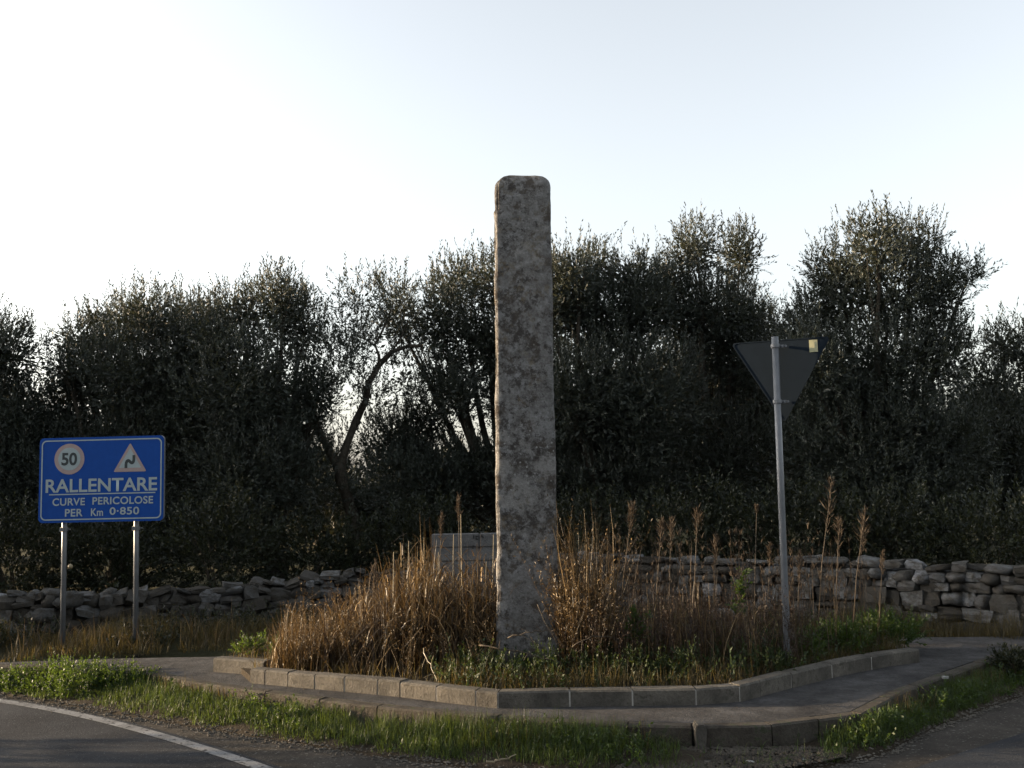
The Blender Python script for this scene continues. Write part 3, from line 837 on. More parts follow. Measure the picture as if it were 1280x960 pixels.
def twigs(buf, B, D, Ls, k, leaf, width, stem=0.004, curve=0.25, spread=0.9):
    """shoots from B along D, each carrying k leaves in a loose spiral"""
    n = len(B); D = unit(D); up = np.array([0, 0, 1.0]); C = unit(RNG.normal(size=(n, 3))) * curve
    def pos(t): return B + (D * t + C * t * t) * Ls[:, None]
    tone = RNG.random(n)
    for j in range(k):
        t = np.clip((j + .5 + RNG.uniform(-.3, .3, n)) / k, 0.04, 1.0)[:, None]
        P = B + (D * t + C * t * t) * Ls[:, None]
        rad = unit(np.cross(D, RNG.normal(size=(n, 3))))
        ld = D * (1.1 - spread * .4) + rad * spread * (1 - .45 * t)
        Ll = leaf * RNG.uniform(.6, 1.15, n)
        leaves(buf, P, ld, Ll, width * RNG.uniform(.7, 1.2, n), np.clip(tone * .6 + RNG.random(n) * .4, 0, 1))
    if stem:
        sd_ = unit(np.cross(D, RNG.normal(size=(n, 3)))) * stem
        a, b = pos(np.zeros((n, 1))), pos(np.full((n, 1), .95))
        mid = pos(np.full((n, 1), .5))
        V = np.stack([a - sd_, a + sd_, mid + sd_ * .7, mid - sd_ * .7, b + sd_ * .2, b - sd_ * .2], 1).reshape(-1, 3)
        q = (np.arange(n) * 6)[:, None]
        F = np.concatenate([q + np.array([[0, 1, 2, 3]]), q + np.array([[3, 2, 4, 5]])])
        buf.add(V, F, np.full(len(V), .2))

def lobe_shell(c, r, n, inner=0.35):
    d = unit(RNG.normal(size=(n, 3))); q = (inner + (1 - inner) * RNG.random(n) ** .55)[:, None]
    lump = 1 + 0.16 * np.sin(d[:, 0:1] * 5 + c[0] * 3) * np.cos(d[:, 2:3] * 6 + c[2] * 2)
    return np.array(c) + d * np.array(r) * q * lump, d, q[:, 0]

def olive(name, lobes, Y, base_px, label, leafmat='olive', dens=120, leaf=.066, width=.019, k=18, trunk_path=None, fill=1250, rt=.17, group='olive trees behind the stone wall'):
    """lobes: (px, py, rx, ry[, density, depth shift]) survey of the crown's masses at distance Y"""
    bp = atd(base_px, 700, Y); base = Vector((bp.x, Y, 0.08))
    root = empty(name, base); tag(root, label, 'olive tree', group)
    buf = Buf(); s = Y / FPX; centres = []
    for lb in lobes:
        px, py, rx, ry = lb[:4]; dm = lb[4] if len(lb) > 4 else 1.0; dy = lb[5] if len(lb) > 5 else random.uniform(-.7, .7)
        c = atd(px, py, Y + dy); c = np.array(c - base); rr = (rx * s, max(.5, min(1.5, (rx + ry) * .5 * s)), ry * s)
        centres.append((c, rr))
        area = math.pi * rr[0] * rr[2]; n = max(40, int(area * dens * dm))
        P, d, q = lobe_shell(c, rr, n, .15)
        D = d * .55 + np.array([0, 0, .55]) + RNG.normal(0, .35, (n, 3))
        twigs(buf, P, D, RNG.uniform(.22, .42, n), k, leaf, width, stem=.0022)
        ni = int(.92 * area * fill * min(1, dm) ** 1.5)
        Pi, di, _ = lobe_shell(c, np.array(rr) * .9, ni, .0)
        leaves(buf, Pi, di + RNG.normal(0, .8, (ni, 3)) + np.array([0, 0, .4]), leaf * RNG.uniform(1.1, 1.8, ni), width * RNG.uniform(1.5, 2.6, ni), RNG.random(ni) * .7)
        # upright shoots that feather the outline
        m = int(n * .42); P2, d2, _ = lobe_shell(c, rr, m * 3, .8)
        sel = np.argsort(-(d2[:, 2] + RNG.normal(0, .35, m * 3)))[:m]
        P2, d2 = P2[sel], d2[sel]
        D2 = d2 * .30 + np.array([0, 0, 1.0]) + RNG.normal(0, .17, (m, 3))
        twigs(buf, P2, D2, RNG.uniform(.18, .5, m) * RNG.uniform(.6, 1.2, m), k, leaf * .95, width, stem=.0016, curve=.15, spread=.7)
    me = buf.mesh('crown'); link('crown', me, M[leafmat], root)
    # trunk and limbs
    bm = bmesh.new(); ph = random.uniform(0, 9)
    def wob(a, b, n, amp):
        out = []
        for i in range(n + 1):
            t = i / n; p = a.lerp(b, t)
            w = math.sin(math.pi * t) * amp
            out.append(p + Vector((noise.noise(Vector((ph, t * 3, 1))), noise.noise(Vector((ph, t * 3, 7))), 0)) * w)
        return out
    if trunk_path:
        for path, r0, r1 in trunk_path:
            pts = [atd(x, y, Y) - base for x, y in path]; pts = [Vector((p.x, p.y + .25 * noise.noise(Vector((i * .8, 2, ph))), p.z)) for i, p in enumerate(pts)]
            q = []
            for a, b in zip(pts[:-1], pts[1:]): q += [a, a.lerp(b, .5)]
            q.append(pts[-1]); n = len(q)
            tube(bm, q, [.72 * (r0 + (r1 - r0) * i / (n - 1)) for i in range(n)], 10, rough=.5)
    else:
        fork = Vector((random.uniform(-.2, .2), 0, random.uniform(.9, 1.3)))
        tube(bm, wob(Vector((0, 0, -.15)), fork, 6, .3), [rt * (1.35 - .5 * i / 6) for i in range(7)], 12, rough=.7)
        for c, rr in centres:
            e = Vector(c); n = 7; mid = fork.lerp(e, .45) + Vector((0, 0, -.15))
            pts = [fork.lerp(mid, i / 3) for i in range(3)] + [mid.lerp(e, i / 4) for i in range(5)]
            pts = [p + Vector((noise.noise(p * 1.3), noise.noise(p * 1.3 + Vector((5, 0, 0))), 0)) * .12 * (0 < i < 7) for i, p in enumerate(pts)]
            tube(bm, pts, [rt * .5 * (1 - .85 * i / 7) for i in range(8)], 7, rough=.4)
            for _ in range(4):
                q = Vector((random.uniform(-1, 1) * rr[0], random.uniform(-1, 1) * rr[1], random.uniform(-.2, 1) * rr[2])) * .75 + e
                st = pts[random.randint(4, 7)]
                tube(bm, [st, st.lerp(q, .5) + Vector((0, 0, .05)), q], [.018, .012, .005], 5)
    link('trunk', bm_mesh('trunk', bm, True), M['bark'], root)
    return root

def copy_tree(o, loc, rz=0.0, sc=1.0, label=None, group=None):
    c = o.copy(); COL.objects.link(c); c.location = loc; c.rotation_euler = (0, 0, rz); c.scale = (sc,) * 3
    if label: c['label'] = label
    if group: c['group'] = group
    for ch in o.children:
        d = ch.copy(); COL.objects.link(d); d.parent = c
    return c

TREES = [
 ('olive at the far left edge of the row, cut off by the frame', 15.0, -20, [(-70, 480, 70, 80), (0, 445, 48, 42), (25, 540, 48, 65), (-40, 600, 85, 80), (20, 650, 60, 50)]),
 ('broad dark olive rising directly behind the blue sign', 15.6, 150, [(108, 430, 34, 30), (185, 402, 36, 34), (150, 415, 40, 30), (180, 470, 75, 55), (118, 480, 45, 40), (80, 462, 22, 26, .8), (85, 520, 40, 50), (235, 415, 46, 40), (255, 470, 50, 50), (200, 570, 90, 70), (90, 610, 70, 70), (190, 660, 80, 45)]),
 ('bushy olive between the blue sign and the thin forked olive', 15.0, 330, [(352, 382, 28, 40), (300, 402, 44, 36), (372, 415, 36, 46), (395, 500, 26, 36), (265, 420, 34, 32), (310, 490, 80, 65), (365, 545, 42, 55), (320, 600, 80, 70), (250, 540, 50, 60), (270, 680, 55, 36)]),
 ('full olive directly left of the pillar top', 15.8, 620, [(575, 500, 34, 26), (600, 585, 50, 24), (500, 400, 22, 40, .6), (570, 358, 32, 30), (625, 358, 42, 34), (552, 405, 32, 40), (610, 430, 60, 50), (560, 475, 34, 34), (640, 500, 36, 50), (540, 525, 38, 34, .8), (505, 560, 40, 40), (560, 610, 60, 45), (640, 445, 50, 50), (665, 600, 52, 70)]),
 ('dark olive between the pillar and the twin topped olive', 15.0, 760, [(718, 350, 28, 30), (746, 340, 24, 28), (795, 354, 42, 28), (838, 352, 28, 28), (690, 380, 30, 50), (760, 410, 78, 52), (715, 385, 40, 36), (805, 390, 42, 36), (720, 500, 70, 60), (800, 510, 80, 80), (760, 610, 90, 65)]),
 ('twin topped olive left of the triangular sign', 16.0, 900, [(870, 318, 28, 32), (925, 325, 26, 36), (950, 420, 30, 40), (965, 470, 40, 50), (880, 395, 56, 44), (925, 400, 32, 44), (845, 400, 34, 40), (900, 440, 50, 40), (880, 490, 80, 60), (900, 590, 85, 75)]),
 ('tallest olive rising behind the right of the triangular sign', 14.5, 1110, [(1095, 310, 32, 36), (1142, 312, 32, 32), (1048, 345, 38, 36), (1000, 420, 26, 36), (1015, 470, 40, 50), (1172, 365, 30, 42), (1105, 380, 80, 48), (1030, 395, 34, 36), (1100, 470, 100, 60), (1178, 440, 36, 48), (1080, 570, 110, 75), (1180, 560, 60, 70), (1208, 352, 14, 9, .8), (1130, 640, 100, 50)]),
 ('olive at the far right edge of the row', 16.0, 1270, [(1256, 435, 20, 26), (1300, 460, 40, 50), (1232, 485, 32, 34), (1262, 560, 60, 60), (1215, 620, 50, 50), (1290, 640, 60, 50)]),
]
front = []
for label, Y, bpx, lobes in TREES:
    front.append(olive('olive_tree', lobes, Y, bpx, label, dens=200))
# thin forked olive with the visible trunk
olive('olive_tree', [(452, 372, 34, 20, .55), (492, 372, 32, 22, .6), (425, 405, 34, 20, .5), (505, 405, 24, 26, .6), (470, 415, 30, 14, .5), (505, 480, 26, 40, .75), (405, 440, 18, 26, .6), (480, 560, 60, 38, .9), (400, 600, 40, 50, .9), (500, 620, 60, 50, .9), (445, 470, 20, 20, .3), (534, 432, 18, 18, .8), (425, 458, 26, 36, .5), (468, 500, 26, 26, .5), (405, 500, 18, 26, .6), (495, 440, 24, 26, .5), (445, 440, 26, 14, .45)],
      15.4, 440, 'thin forked olive with bright sky showing between its branches', dens=150, fill=350,
      trunk_path=[([(440, 722), (441, 690), (442, 655), (434, 620), (428, 598), (424, 580)], .15, .11), ([(424, 585), (412, 566), (398, 538), (386, 505), (382, 470)], .09, .04),
                  ([(424, 590), (432, 560), (444, 525), (457, 502), (462, 479), (474, 456), (490, 440), (510, 431), (528, 434)], .085, .035),
                  ([(474, 456), (474, 445), (468, 432), (457, 424), (444, 420)], .035, .015), ([(468, 432), (478, 414), (484, 396), (492, 378)], .025, .01), ([(457, 424), (452, 405), (450, 380)], .018, .008), ([(490, 440), (505, 415), (512, 390)], .02, .008), ([(462, 479), (445, 462), (425, 455)], .015, .006)])
# second row: shared crowns
def proto_back(seed, wpx, hpx, y0):
    random.seed(seed)
    lob = []
    for i in range(9):
        a = random.uniform(-1, 1); b = random.uniform(-1, 1)
        lob.append((640 + a * wpx * .55, y0 + b * hpx * .5, wpx * .45, hpx * .34))
    lob += [(640, y0, wpx * .75, hpx * .6), (640 - wpx * .5, y0 + hpx * .6, wpx * .5, hpx * .4), (640 + wpx * .5, y0 + hpx * .6, wpx * .5, hpx * .4)]
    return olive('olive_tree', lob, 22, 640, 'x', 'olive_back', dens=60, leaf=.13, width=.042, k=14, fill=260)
pb = [proto_back(3, 80, 110, 545), proto_back(4, 85, 85, 580), proto_back(5, 70, 50, 635)]
sp = [(-40, 22.5, 0), (90, 23, 1), (200, 21.5, 0), (310, 22.5, 0), (400, 25.5, 2), (475, 24, 2), (540, 23.5, 2), (620, 27.5, 2), (700, 22, 0), (800, 21.5, 0), (900, 23, 0), (985, 21.0, 0), (1080, 23, 0), (1190, 22.5, 1), (1290, 22, 1)]
back_labels = ['behind the far left olive', 'low in the gap left of the blue sign', 'deep behind the blue sign', 'deep behind the bushy olive', 'low and distant left of the forked trunk', 'low and distant right of the forked trunk', 'low and distant left of the pillar', 'distant and lowest, hidden behind the pillar', 'deep behind the pillar on its right', 'deep between pillar and twin topped olive', 'deep behind the twin topped olive', 'filling the dip left of the tallest olive', 'deep behind the tallest olive', 'low between tallest and far right olives', 'deep behind the far right olive']
used = set()
for (px, Y, t), lb in zip(sp, back_labels):
    x = atd(px, 700, Y).x; lab = 'second row olive ' + lb
    if t not in used:
        used.add(t); o = pb[t]; o.location = (x, Y, .08); o['label'] = lab; o['group'] = 'second row of olive trees'
    else:
        copy_tree(pb[t], (x, Y, .08), random.uniform(0, 6.28), random.uniform(.9, 1.08), lab, 'second row of olive trees')
# third row closes the grove
third = ['left edge', 'left of the blue sign', 'blue sign', 'bushy olive', 'forked trunk', 'pillar', 'right of the pillar', 'twin topped olive', 'tallest olive', 'right edge']
for i, lb in enumerate(third):
    px = -60 + i * 150; Y = 31 + (i % 3)
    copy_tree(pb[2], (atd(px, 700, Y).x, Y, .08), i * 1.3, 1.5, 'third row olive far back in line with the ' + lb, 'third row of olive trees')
# olives out of frame left shade the verge; others added to block low sun
out = [(-11.0, 6.2), (-12.0, 3.4), (-11.2, 0.6), (-13.2, -2.5), (-12.8, 13.1), (-15.5, 19), (-14.6, 5.4), (-9.6, 17.0), (-14.8, 1.8), (-15.5, 22.5), (-17.5, 15.0), (-20, 24)]
for i, (x, y) in enumerate(out):
    copy_tree(front[4] if i % 2 else front[1], (x, y, .05), i * 1.1, 1.2 if y < 10 else (1.35 if i > 8 else .95), ['first', 'second', 'third', 'fourth', 'fifth', 'sixth', 'seventh', 'eighth', 'ninth', 'tenth', 'eleventh', 'twelfth', 'thirteenth'][i] + ' roadside olive out of view to the left', 'roadside olives out of view')
far = [(-9, -9), (-4.5, -10.5), (.5, -9.5), (5, -10), (9.5, -8.5), (14, -5), (16, 1), (17.5, 6.5), (15.5, 11), (-16, -7), (-1.8, -14), (7.5, -14)]  # unseen olives added behind and beside the camera to cut sky light
for i, (x, y) in enumerate(far):
    copy_tree(front[(4, 1, 6)[i % 3]], (x, y, .05), i * 1.7, 1.1, ['first', 'second', 'third', 'fourth', 'fifth', 'sixth', 'seventh', 'eighth', 'ninth', 'tenth', 'eleventh', 'twelfth'][i] + ' unseen olive added across the road to block sky light', 'olives added out of view to block sky light')
random.seed(21)

# understory shrubs just behind the wall
def shrub(name, c, r, n, label, mat='shrub', leaf=.05, width=.024, k=14, cat='shrub', group=None, stemr=.012, Lr=(.15, .35), up=.6):
    root = empty(name, c); tag(root, label, cat, group)
    buf = Buf(); P, d, q = lobe_shell((0, 0, r[2] * .8), r, n, .2)
    P[:, 2] = np.abs(P[:, 2])
    twigs(buf, P, d * .6 + np.array([0, 0, up]) + RNG.normal(0, .3, (n, 3)), RNG.uniform(*Lr, n), k, leaf, width, stem=.003)
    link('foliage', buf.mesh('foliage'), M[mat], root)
    bm = bmesh.new()
    for i in range(6):
        e = Vector((random.uniform(-.6, .6) * r[0], random.uniform(-.6, .6) * r[1], r[2] * random.uniform(.7, 1.2)))
        tube(bm, [(0, 0, -.05), e * .5 + Vector((0, 0, .05)), e], [stemr, stemr * .8, stemr * .3], 5)
    link('stems', bm_mesh('stems', bm), M['stem'], root)
    return root
us = [(20, 13.4, .9, .75), (140, 13.6, 1.0, .6), (275, 13.2, .75, .85), (390, 13.8, .9, .6), (520, 14, 1.0, .7), (720, 13.5, 1.1, .75), (860, 13.2, 1.1, .8), (1000, 13, 1.1, .8), (1120, 12.6, 1.0, .75), (1240, 12.2, 1.0, .7)]
ul = ['at the left edge', 'behind the left post of the blue sign', 'with glinting leaves right of the blue sign', 'left of the forked olive trunk', 'left of the blockwork pier', 'right of the pillar', 'below the twin topped olive', 'behind the triangular sign pole', 'below the tallest olive', 'at the right edge']
for (px, Y, rx, rz), lb in zip(us, ul):
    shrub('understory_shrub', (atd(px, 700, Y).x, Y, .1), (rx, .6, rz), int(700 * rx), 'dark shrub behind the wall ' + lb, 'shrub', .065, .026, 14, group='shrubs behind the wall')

proto = bpy.data.objects['understory_shrub']  # unseen shrub copies added to stop low sun leaking under the left crowns
for i in range(13):
    y = 6.4 - i * .95
    copy_tree(proto, (-9.6 - .5 * (i % 3), y, 0), i * 1.3, 2.1, ['1st', '2nd', '3rd', '4th', '5th', '6th', '7th', '8th', '9th', '10th', '11th', '12th', '13th'][i] + ' unseen shrub added on the left to block low sun', 'shrubs added out of view to block sun')

copy_tree(proto, (-9.7, 11.7, 0), 2.0, 1.55, 'unseen shrub added beyond the left wall to block low sun', 'shrubs added out of view to block sun')  # added out of view to keep low sun off the wall foot grass

# ------------------------------------------------------------------ grasses
def scatter_poly(poly, n, z):
    P = np.array([[p[0], p[1]] for p in poly]); lo, hi = P.min(0), P.max(0)
    x = RNG.uniform(lo[0], hi[0], n * 3); y = RNG.uniform(lo[1], hi[1], n * 3)
    m = inside(poly, x, y); x, y = x[m][:n], y[m][:n]
    return np.c_[x, y, np.full(len(x), z)]
def pxcol(P):
    inv = np.array(CM.inverted()); c = np.c_[P, np.ones(len(P))] @ inv.T
    return 640 + FPX * c[:, 0] / -c[:, 2]
def vnoise(P, f, seed=0): return np.array([noise.noise(Vector((x * f + seed, y * f, seed))) for x, y in P[:, :2]])

# verge grass
def verge_grass():
    n = 62000
    u = RNG.uniform(0.06, .95, n); t = RNG.beta(1.15, 1.0, n) * 1.0
    P = verge_pt(u, t); c = pxcol(P)
    nz = vnoise(P, 1.6, 3); n2 = vnoise(P, 6, 9)
    keep = (nz * .5 + n2 * .5 + np.minimum(1, t * 5) * .55 - .1) > RNG.random(n) * .45
    keep &= ~((c > 850) & (c < 1030) & (t > .28) & (RNG.random(n) > .05))
    keep &= ~((c > 780) & (c < 1030) & (RNG.random(n) > .35))
    keep &= (c > -200) & (c < 1500)
    P, t, c, nz, n2 = P[keep], t[keep], c[keep], nz[keep], n2[keep]; n = len(P)
    H = (.032 + .062 * np.clip(t * 1.6, .2, 1) * (1 + nz * .9 + n2 * .6)) * RNG.uniform(.5, 1.4, n)
    H = H + .055 * ((c > 400) & (c < 790) & (t > .55)) * RNG.random(n) + .03 * (c > 400) * (c < 790) * t
    H = np.clip(H, .02, .24)
    buf = Buf(); blades(buf, P, H, RNG.uniform(.003, .006, n), np.abs(RNG.normal(.5, .45, n)), RNG.uniform(0, 6.28, n), .3, 3)
    tag(link('verge_grass', buf.mesh('verge_grass'), M['grass']), 'short green grass on the verge between road and pavement', 'grass', kind='stuff')
    # broad leaved weeds in clumps
    m = 5200; u = RNG.uniform(.05, .95, m); t = RNG.beta(2, 1.6, m); P = verge_pt(u, t); c = pxcol(P)
    w = vnoise(P, 1.1, 30); keep = (w + RNG.normal(0, .1, m) > -.02) & ((c < 230) | (RNG.random(m) < .3)) & ~((c > 820) & (c < 1040)) & (c > -150) & (c < 1450)
    P = P[keep]; c = c[keep]; w = w[keep]; m = len(P)
    Hh = (.05 + .16 * np.clip(w + .2, 0, 1) + .10 * ((c > 60) & (c < 220))) * RNG.uniform(.6, 1.3, m)
    buf = Buf(); D = np.c_[RNG.normal(0, .45, (m, 2)), np.ones(m)]
    twigs(buf, P, D, Hh, 14, .026, .014, stem=.002, spread=1.1)
    tag(link('verge_weeds', buf.mesh('verge_weeds'), M['weed']), 'leafy green weeds growing in clumps through the verge grass', 'weeds', kind='stuff')
    # dry tufts along the kerb
    m = 3400; u = RNG.uniform(.05, .95, m); t = RNG.uniform(.45, 1.0, m); P = verge_pt(u, t); c = pxcol(P)
    keep = (vnoise(P, 1.3, 50) > .02) & ~((c > 850) & (c < 1040)); P = P[keep]; m = len(P)
    buf = Buf(); blades(buf, P, RNG.uniform(.08, .22, m), RNG.uniform(.002, .005, m), np.abs(RNG.normal(.4, .3, m)), RNG.uniform(0, 6.28, m), .3, 4)
    tag(link('dry_tufts', buf.mesh('dry_tufts'), M['dry_brown']), 'thin dry grass tufts along the outer kerb', 'grass', kind='stuff')
verge_grass()

# grass and weeds at the foot of the walls
def wall_foot():
    def strip_pts(n, pts, w0, w1):
        L2 = resample(pts, 400); k = RNG.integers(0, 399, n); f = RNG.random(n)[:, None]
        p = L2[k] * (1 - f) + L2[k + 1] * f; d = unit(L2[k + 1] - L2[k]); o = RNG.uniform(w0, w1, n)[:, None]
        return np.c_[p + np.c_[d[:, 1], -d[:, 0]] * o, np.full(n, .1)]
    P = strip_pts(15000, WL[1:], .25, 1.85); P = P[P[:, 1] > 9.3]; c = pxcol(P); nz = vnoise(P, .9, 70); n = len(P)
    H = np.clip(.11 + .28 * nz + .05 * (c < 230), .03, .42) * RNG.uniform(.5, 1.35, n) * np.clip((P[:, 1] - 8.9) / 1.2, .35, 1)
    buf = Buf(); blades(buf, P, H, RNG.uniform(.004, .009, n), np.abs(RNG.normal(.45, .3, n)), RNG.uniform(0, 6.28, n), .3, 4)
    tag(link('wall_foot_grass', buf.mesh('wall_foot_grass'), M['dry_brown']), 'dark brown and green grass below the low left wall', 'grass', kind='stuff')
    P = strip_pts(6000, WR[1:], .05, .5); c = pxcol(P); n = len(P); nz = vnoise(P, 1.2, 80)
    H = np.clip(.2 + .22 * nz, .06, .5) * RNG.uniform(.5, 1.4, n)
    buf = Buf(); blades(buf, P, H, RNG.uniform(.003, .007, n), np.abs(RNG.normal(.3, .2, n)), RNG.uniform(0, 6.28, n), .3, 4)
    tag(link('wall_foot_stalks', buf.mesh('wall_foot_stalks'), M['dry_brown']), 'dark reddish weeds at the foot of the right hand wall', 'weeds', kind='stuff')
    # lighter golden blades near the blue sign's posts
    P = strip_pts(900, WL[1:], .5, 1.7); c = pxcol(P); P = P[(P[:, 1] > 9.3) & (c < 300)]; n = len(P)
    buf = Buf(); blades(buf, P, RNG.uniform(.18, .42, n), RNG.uniform(.004, .009, n), np.abs(RNG.normal(.35, .2, n)), RNG.uniform(0, 6.28, n), .4, 5)
    tag(link('golden_grass', buf.mesh('golden_grass'), M['dry_gold']), 'golden dry grass round the posts of the blue sign', 'grass', kind='stuff')
    # leafy cover over the wall foot on the left
    P = strip_pts(1500, WL[1:], .1, 1.5); P = P[P[:, 1] > 9.4]; nz = vnoise(P, 1.0, 33); P = P[nz > -.05]; m = len(P)
    buf = Buf(); twigs(buf, P, np.c_[RNG.normal(0, .4, (m, 2)), np.ones(m)], RNG.uniform(.1, .28, m), 14, .04, .02, stem=.002)
    tag(link('wall_foot_weeds', buf.mesh('wall_foot_weeds'), M['shrub']), 'dark leafy weeds below the low left wall', 'weeds', kind='stuff')
wall_foot()

# low growth over the bed
def bed_cover():
    poly = [(p.x, p.y + .13) for p in INNER_POLY]
    P = scatter_poly(poly, 15000, ZB); c = pxcol(P); kk = (c > 545) | (RNG.random(len(P)) < .3); P, c = P[kk], c[kk]; n = len(P); nz = vnoise(P, 1.5, 5)
    H = np.clip(.12 + .13 * nz + .05 * (c > 560), .05, .4) * RNG.uniform(.5, 1.4, n)
    buf = Buf(); blades(buf, P, H, RNG.uniform(.003, .007, n), np.abs(RNG.normal(.4, .3, n)), RNG.uniform(0, 6.28, n), .3, 3)
    tag(link('bed_grass', buf.mesh('bed_grass'), M['dry_brown']), 'low brown and green grass covering the planted bed', 'grass', kind='stuff')
    P = scatter_poly(poly, 2600, ZB); c = pxcol(P); y = P[:, 1]
    keep = ((c > 545) & (c < 760) & ((y < at(660, 842, ZB).y) | (RNG.random(len(P)) < .4)) | (RNG.random(len(P)) < .35) & (c > 760)) & (RNG.random(len(P)) < .5); P = P[keep]; m = len(P)
    buf = Buf(); twigs(buf, P, np.c_[RNG.normal(0, .4, (m, 2)), np.ones(m)], RNG.uniform(.1, .3, m), 14, .035, .017, stem=.002)
    tag(link('bed_weeds', buf.mesh('bed_weeds'), M['bed_weed']), 'green leafy weeds at the foot of the pillar', 'weeds', kind='stuff')
bed_cover()

# great golden reed clump left of the pillar
def reed_clump():
    c0 = at(535, 842, ZB)
    root = empty('reed_clump', c0); tag(root, 'tall golden orange reed clump filling the bed left of the pillar', 'reeds')
    buf = Buf()
    n = 4200; cx = RNG.normal(0, .40, n) ; cy = RNG.normal(.55, .32, n)
    px = 535 + cx * 160
    okk = (np.abs(cx) < .85) & (cy > .06) & (c0.x + cx < -.11); cx, cy = cx[okk], cy[okk]; n = len(cx)
    B = np.c_[cx, cy, np.zeros(n)]
    env = 1.12 - .62 * np.clip(-(cx + .05), 0, 1) ** 1.1
    env = env * (1 + .38 * np.array([noise.noise(Vector((x * 3.2, y * 2.5, 8))) for x, y in zip(cx, cy)])) * np.where(cx > .02, .84, .96)
    H = env * RNG.beta(2.2, 1.6, n) * 1.12
    az = np.arctan2(RNG.normal(0, 1, n) - .4, cx * 1.5 + RNG.normal(0, .8, n))
    blades(buf, B, H, RNG.uniform(.006, .013, n), np.abs(RNG.normal(.36, .28, n)), az, .6, 7, 1.6)
    m = 1500; k = RNG.integers(0, n, m); B2 = B[k] + np.c_[RNG.normal(0, .05, (m, 2)), RNG.uniform(.3, .8, m) * H[k]]
    blades(buf, B2, RNG.uniform(.15, .4, m), RNG.uniform(.008, .014, m), RNG.uniform(.5, 1.3, m), RNG.uniform(0, 6.28, m), .55, 6, 1.6)
    # keep blades clear of the pillar
    o = link('blades', buf.mesh('blades'), M['dry_gold'], root); o['kind'] = 'stuff'
    buf = Buf(); m = 1600; cx = RNG.normal(-.1, .4, m); cy = RNG.normal(.5, .28, m); okk = (np.abs(cx) < .85) & (cy > .05) & (c0.x + cx < -.12); cx, cy = cx[okk], cy[okk]; m = len(cx)
    blades(buf, np.c_[cx, cy, np.zeros(m)], RNG.uniform(.3, .85, m), RNG.uniform(.005, .011, m), np.abs(RNG.normal(.35, .3, m)), RNG.uniform(0, 6.28, m), .4, 6)
    o = link('dark_blades', buf.mesh('dark_blades'), M['dry_red'], root); o['kind'] = 'stuff'
    # pale upright canes
    for px, top, bot, lean in ((545, 690, 745, .03), (562, 668, 700, .05), (576, 643, 732, .0), (488, 690, 750, .04), (505, 676, 740, .06), (600, 702, 740, .08), (612, 668, 730, .05), (528, 672, 740, .02)):
        Y = c0.y + .55 + random.uniform(-.2, .2); a = atd(px, 838, Y); b = atd(px + lean * 100, top, Y)
        a.z = ZB
        bm = bmesh.new(); tube(bm, [a - c0, (a.lerp(b, .5) - c0) + Vector((.01, 0, 0)), b - c0], [.006, .005, .003], 6)
        link('cane', bm_mesh('cane', bm, True), M['cane'], root)
reed_clump()
def reed_patch(name, px0, px1, pyb, depth, n, hmin, hmax, mat, label, cat='reeds', width=(.004, .009), bend=.25, kind=None):
    x0 = at(px0, pyb, ZB); x1 = at(px1, pyb, ZB)
    root_loc = (x0 + x1) / 2
    B = np.c_[RNG.uniform(x0.x, x1.x, n) - root_loc.x, RNG.uniform(0, depth, n), np.zeros(n)]
    if depth > .6:
        m = inside([(p.x - root_loc.x, p.y - root_loc.y + .13) for p in INNER_POLY], B[:, 0], B[:, 1]); B = B[m]
    n = len(B); buf = Buf(); H = RNG.uniform(hmin, hmax, n) * (1 + .35 * np.array([noise.noise(Vector((x * 3, y * 3, 5))) for x, y in B[:, :2]]))
    blades(buf, B, H, RNG.uniform(*width, n), np.abs(RNG.normal(bend, bend * .7, n)), RNG.uniform(0, 6.28, n), .4, 6, 1.5, jitter=.006)
    o = link(name, buf.mesh(name), M[mat]); o.location = root_loc
    return tag(o, label, cat, kind=kind)
reed_patch('dry_weeds', 335, 440, 842, .75, 1500, .22, .52, 'dry_gold', 'short yellow dry weeds at the left end of the bed', 'weeds', bend=.35, kind='stuff')
reed_patch('reed_tuft', 701, 770, 842, .55, 420, .45, 1.3, 'dry_gold', 'tall golden reeds standing against the right side of the pillar', bend=.13)
reed_patch('red_stalks', 745, 1010, 842, 1.5, 950, .15, .6, 'dry_red', 'reddish dry stalks filling the bed right of the pillar', 'weeds', bend=.22, kind='stuff')
reed_patch('gold_stalks', 760, 985, 845, 1.2, 380, .3, .7, 'dry_gold', 'scattered golden stalks among the reddish ones', 'weeds', bend=.25, kind='stuff')
def twiggy(name, px0, px1, pyb, depth, n, lo, hi, mat, label, lw=(.022, .007)):
    a = at(px0, pyb, ZB); b = at(px1, pyb, ZB); x = RNG.uniform(a.x, b.x, n); y = RNG.uniform(min(a.y, b.y), min(a.y, b.y) + depth, n)
    m = inside([(p.x, p.y + .13) for p in INNER_POLY], x, y); P = np.c_[x[m], y[m], np.full(m.sum(), ZB)]; n = len(P)
    Ls = RNG.uniform(lo, hi, n) * (1 + .4 * vnoise(P, 2.2, 44)); buf = Buf()
    D = np.c_[RNG.normal(0, .16, (n, 2)), np.ones(n)]
    twigs(buf, P, D, Ls, 30, lw[0], lw[1], stem=.0022, curve=.12, spread=.8)
    k = 3; Q = np.repeat(P, k, 0) + np.repeat(unit(D), k, 0) * (np.repeat(Ls, k) * RNG.uniform(.3, .8, n * k))[:, None]
    twigs(buf, Q, np.c_[RNG.normal(0, .7, (n * k, 2)), np.full(n * k, .8)], np.repeat(Ls, k) * RNG.uniform(.2, .4, n * k), 9, lw[0], lw[1], stem=.0014)
    tag(link(name, buf.mesh(name), M[mat]), label, 'weeds', kind='stuff')
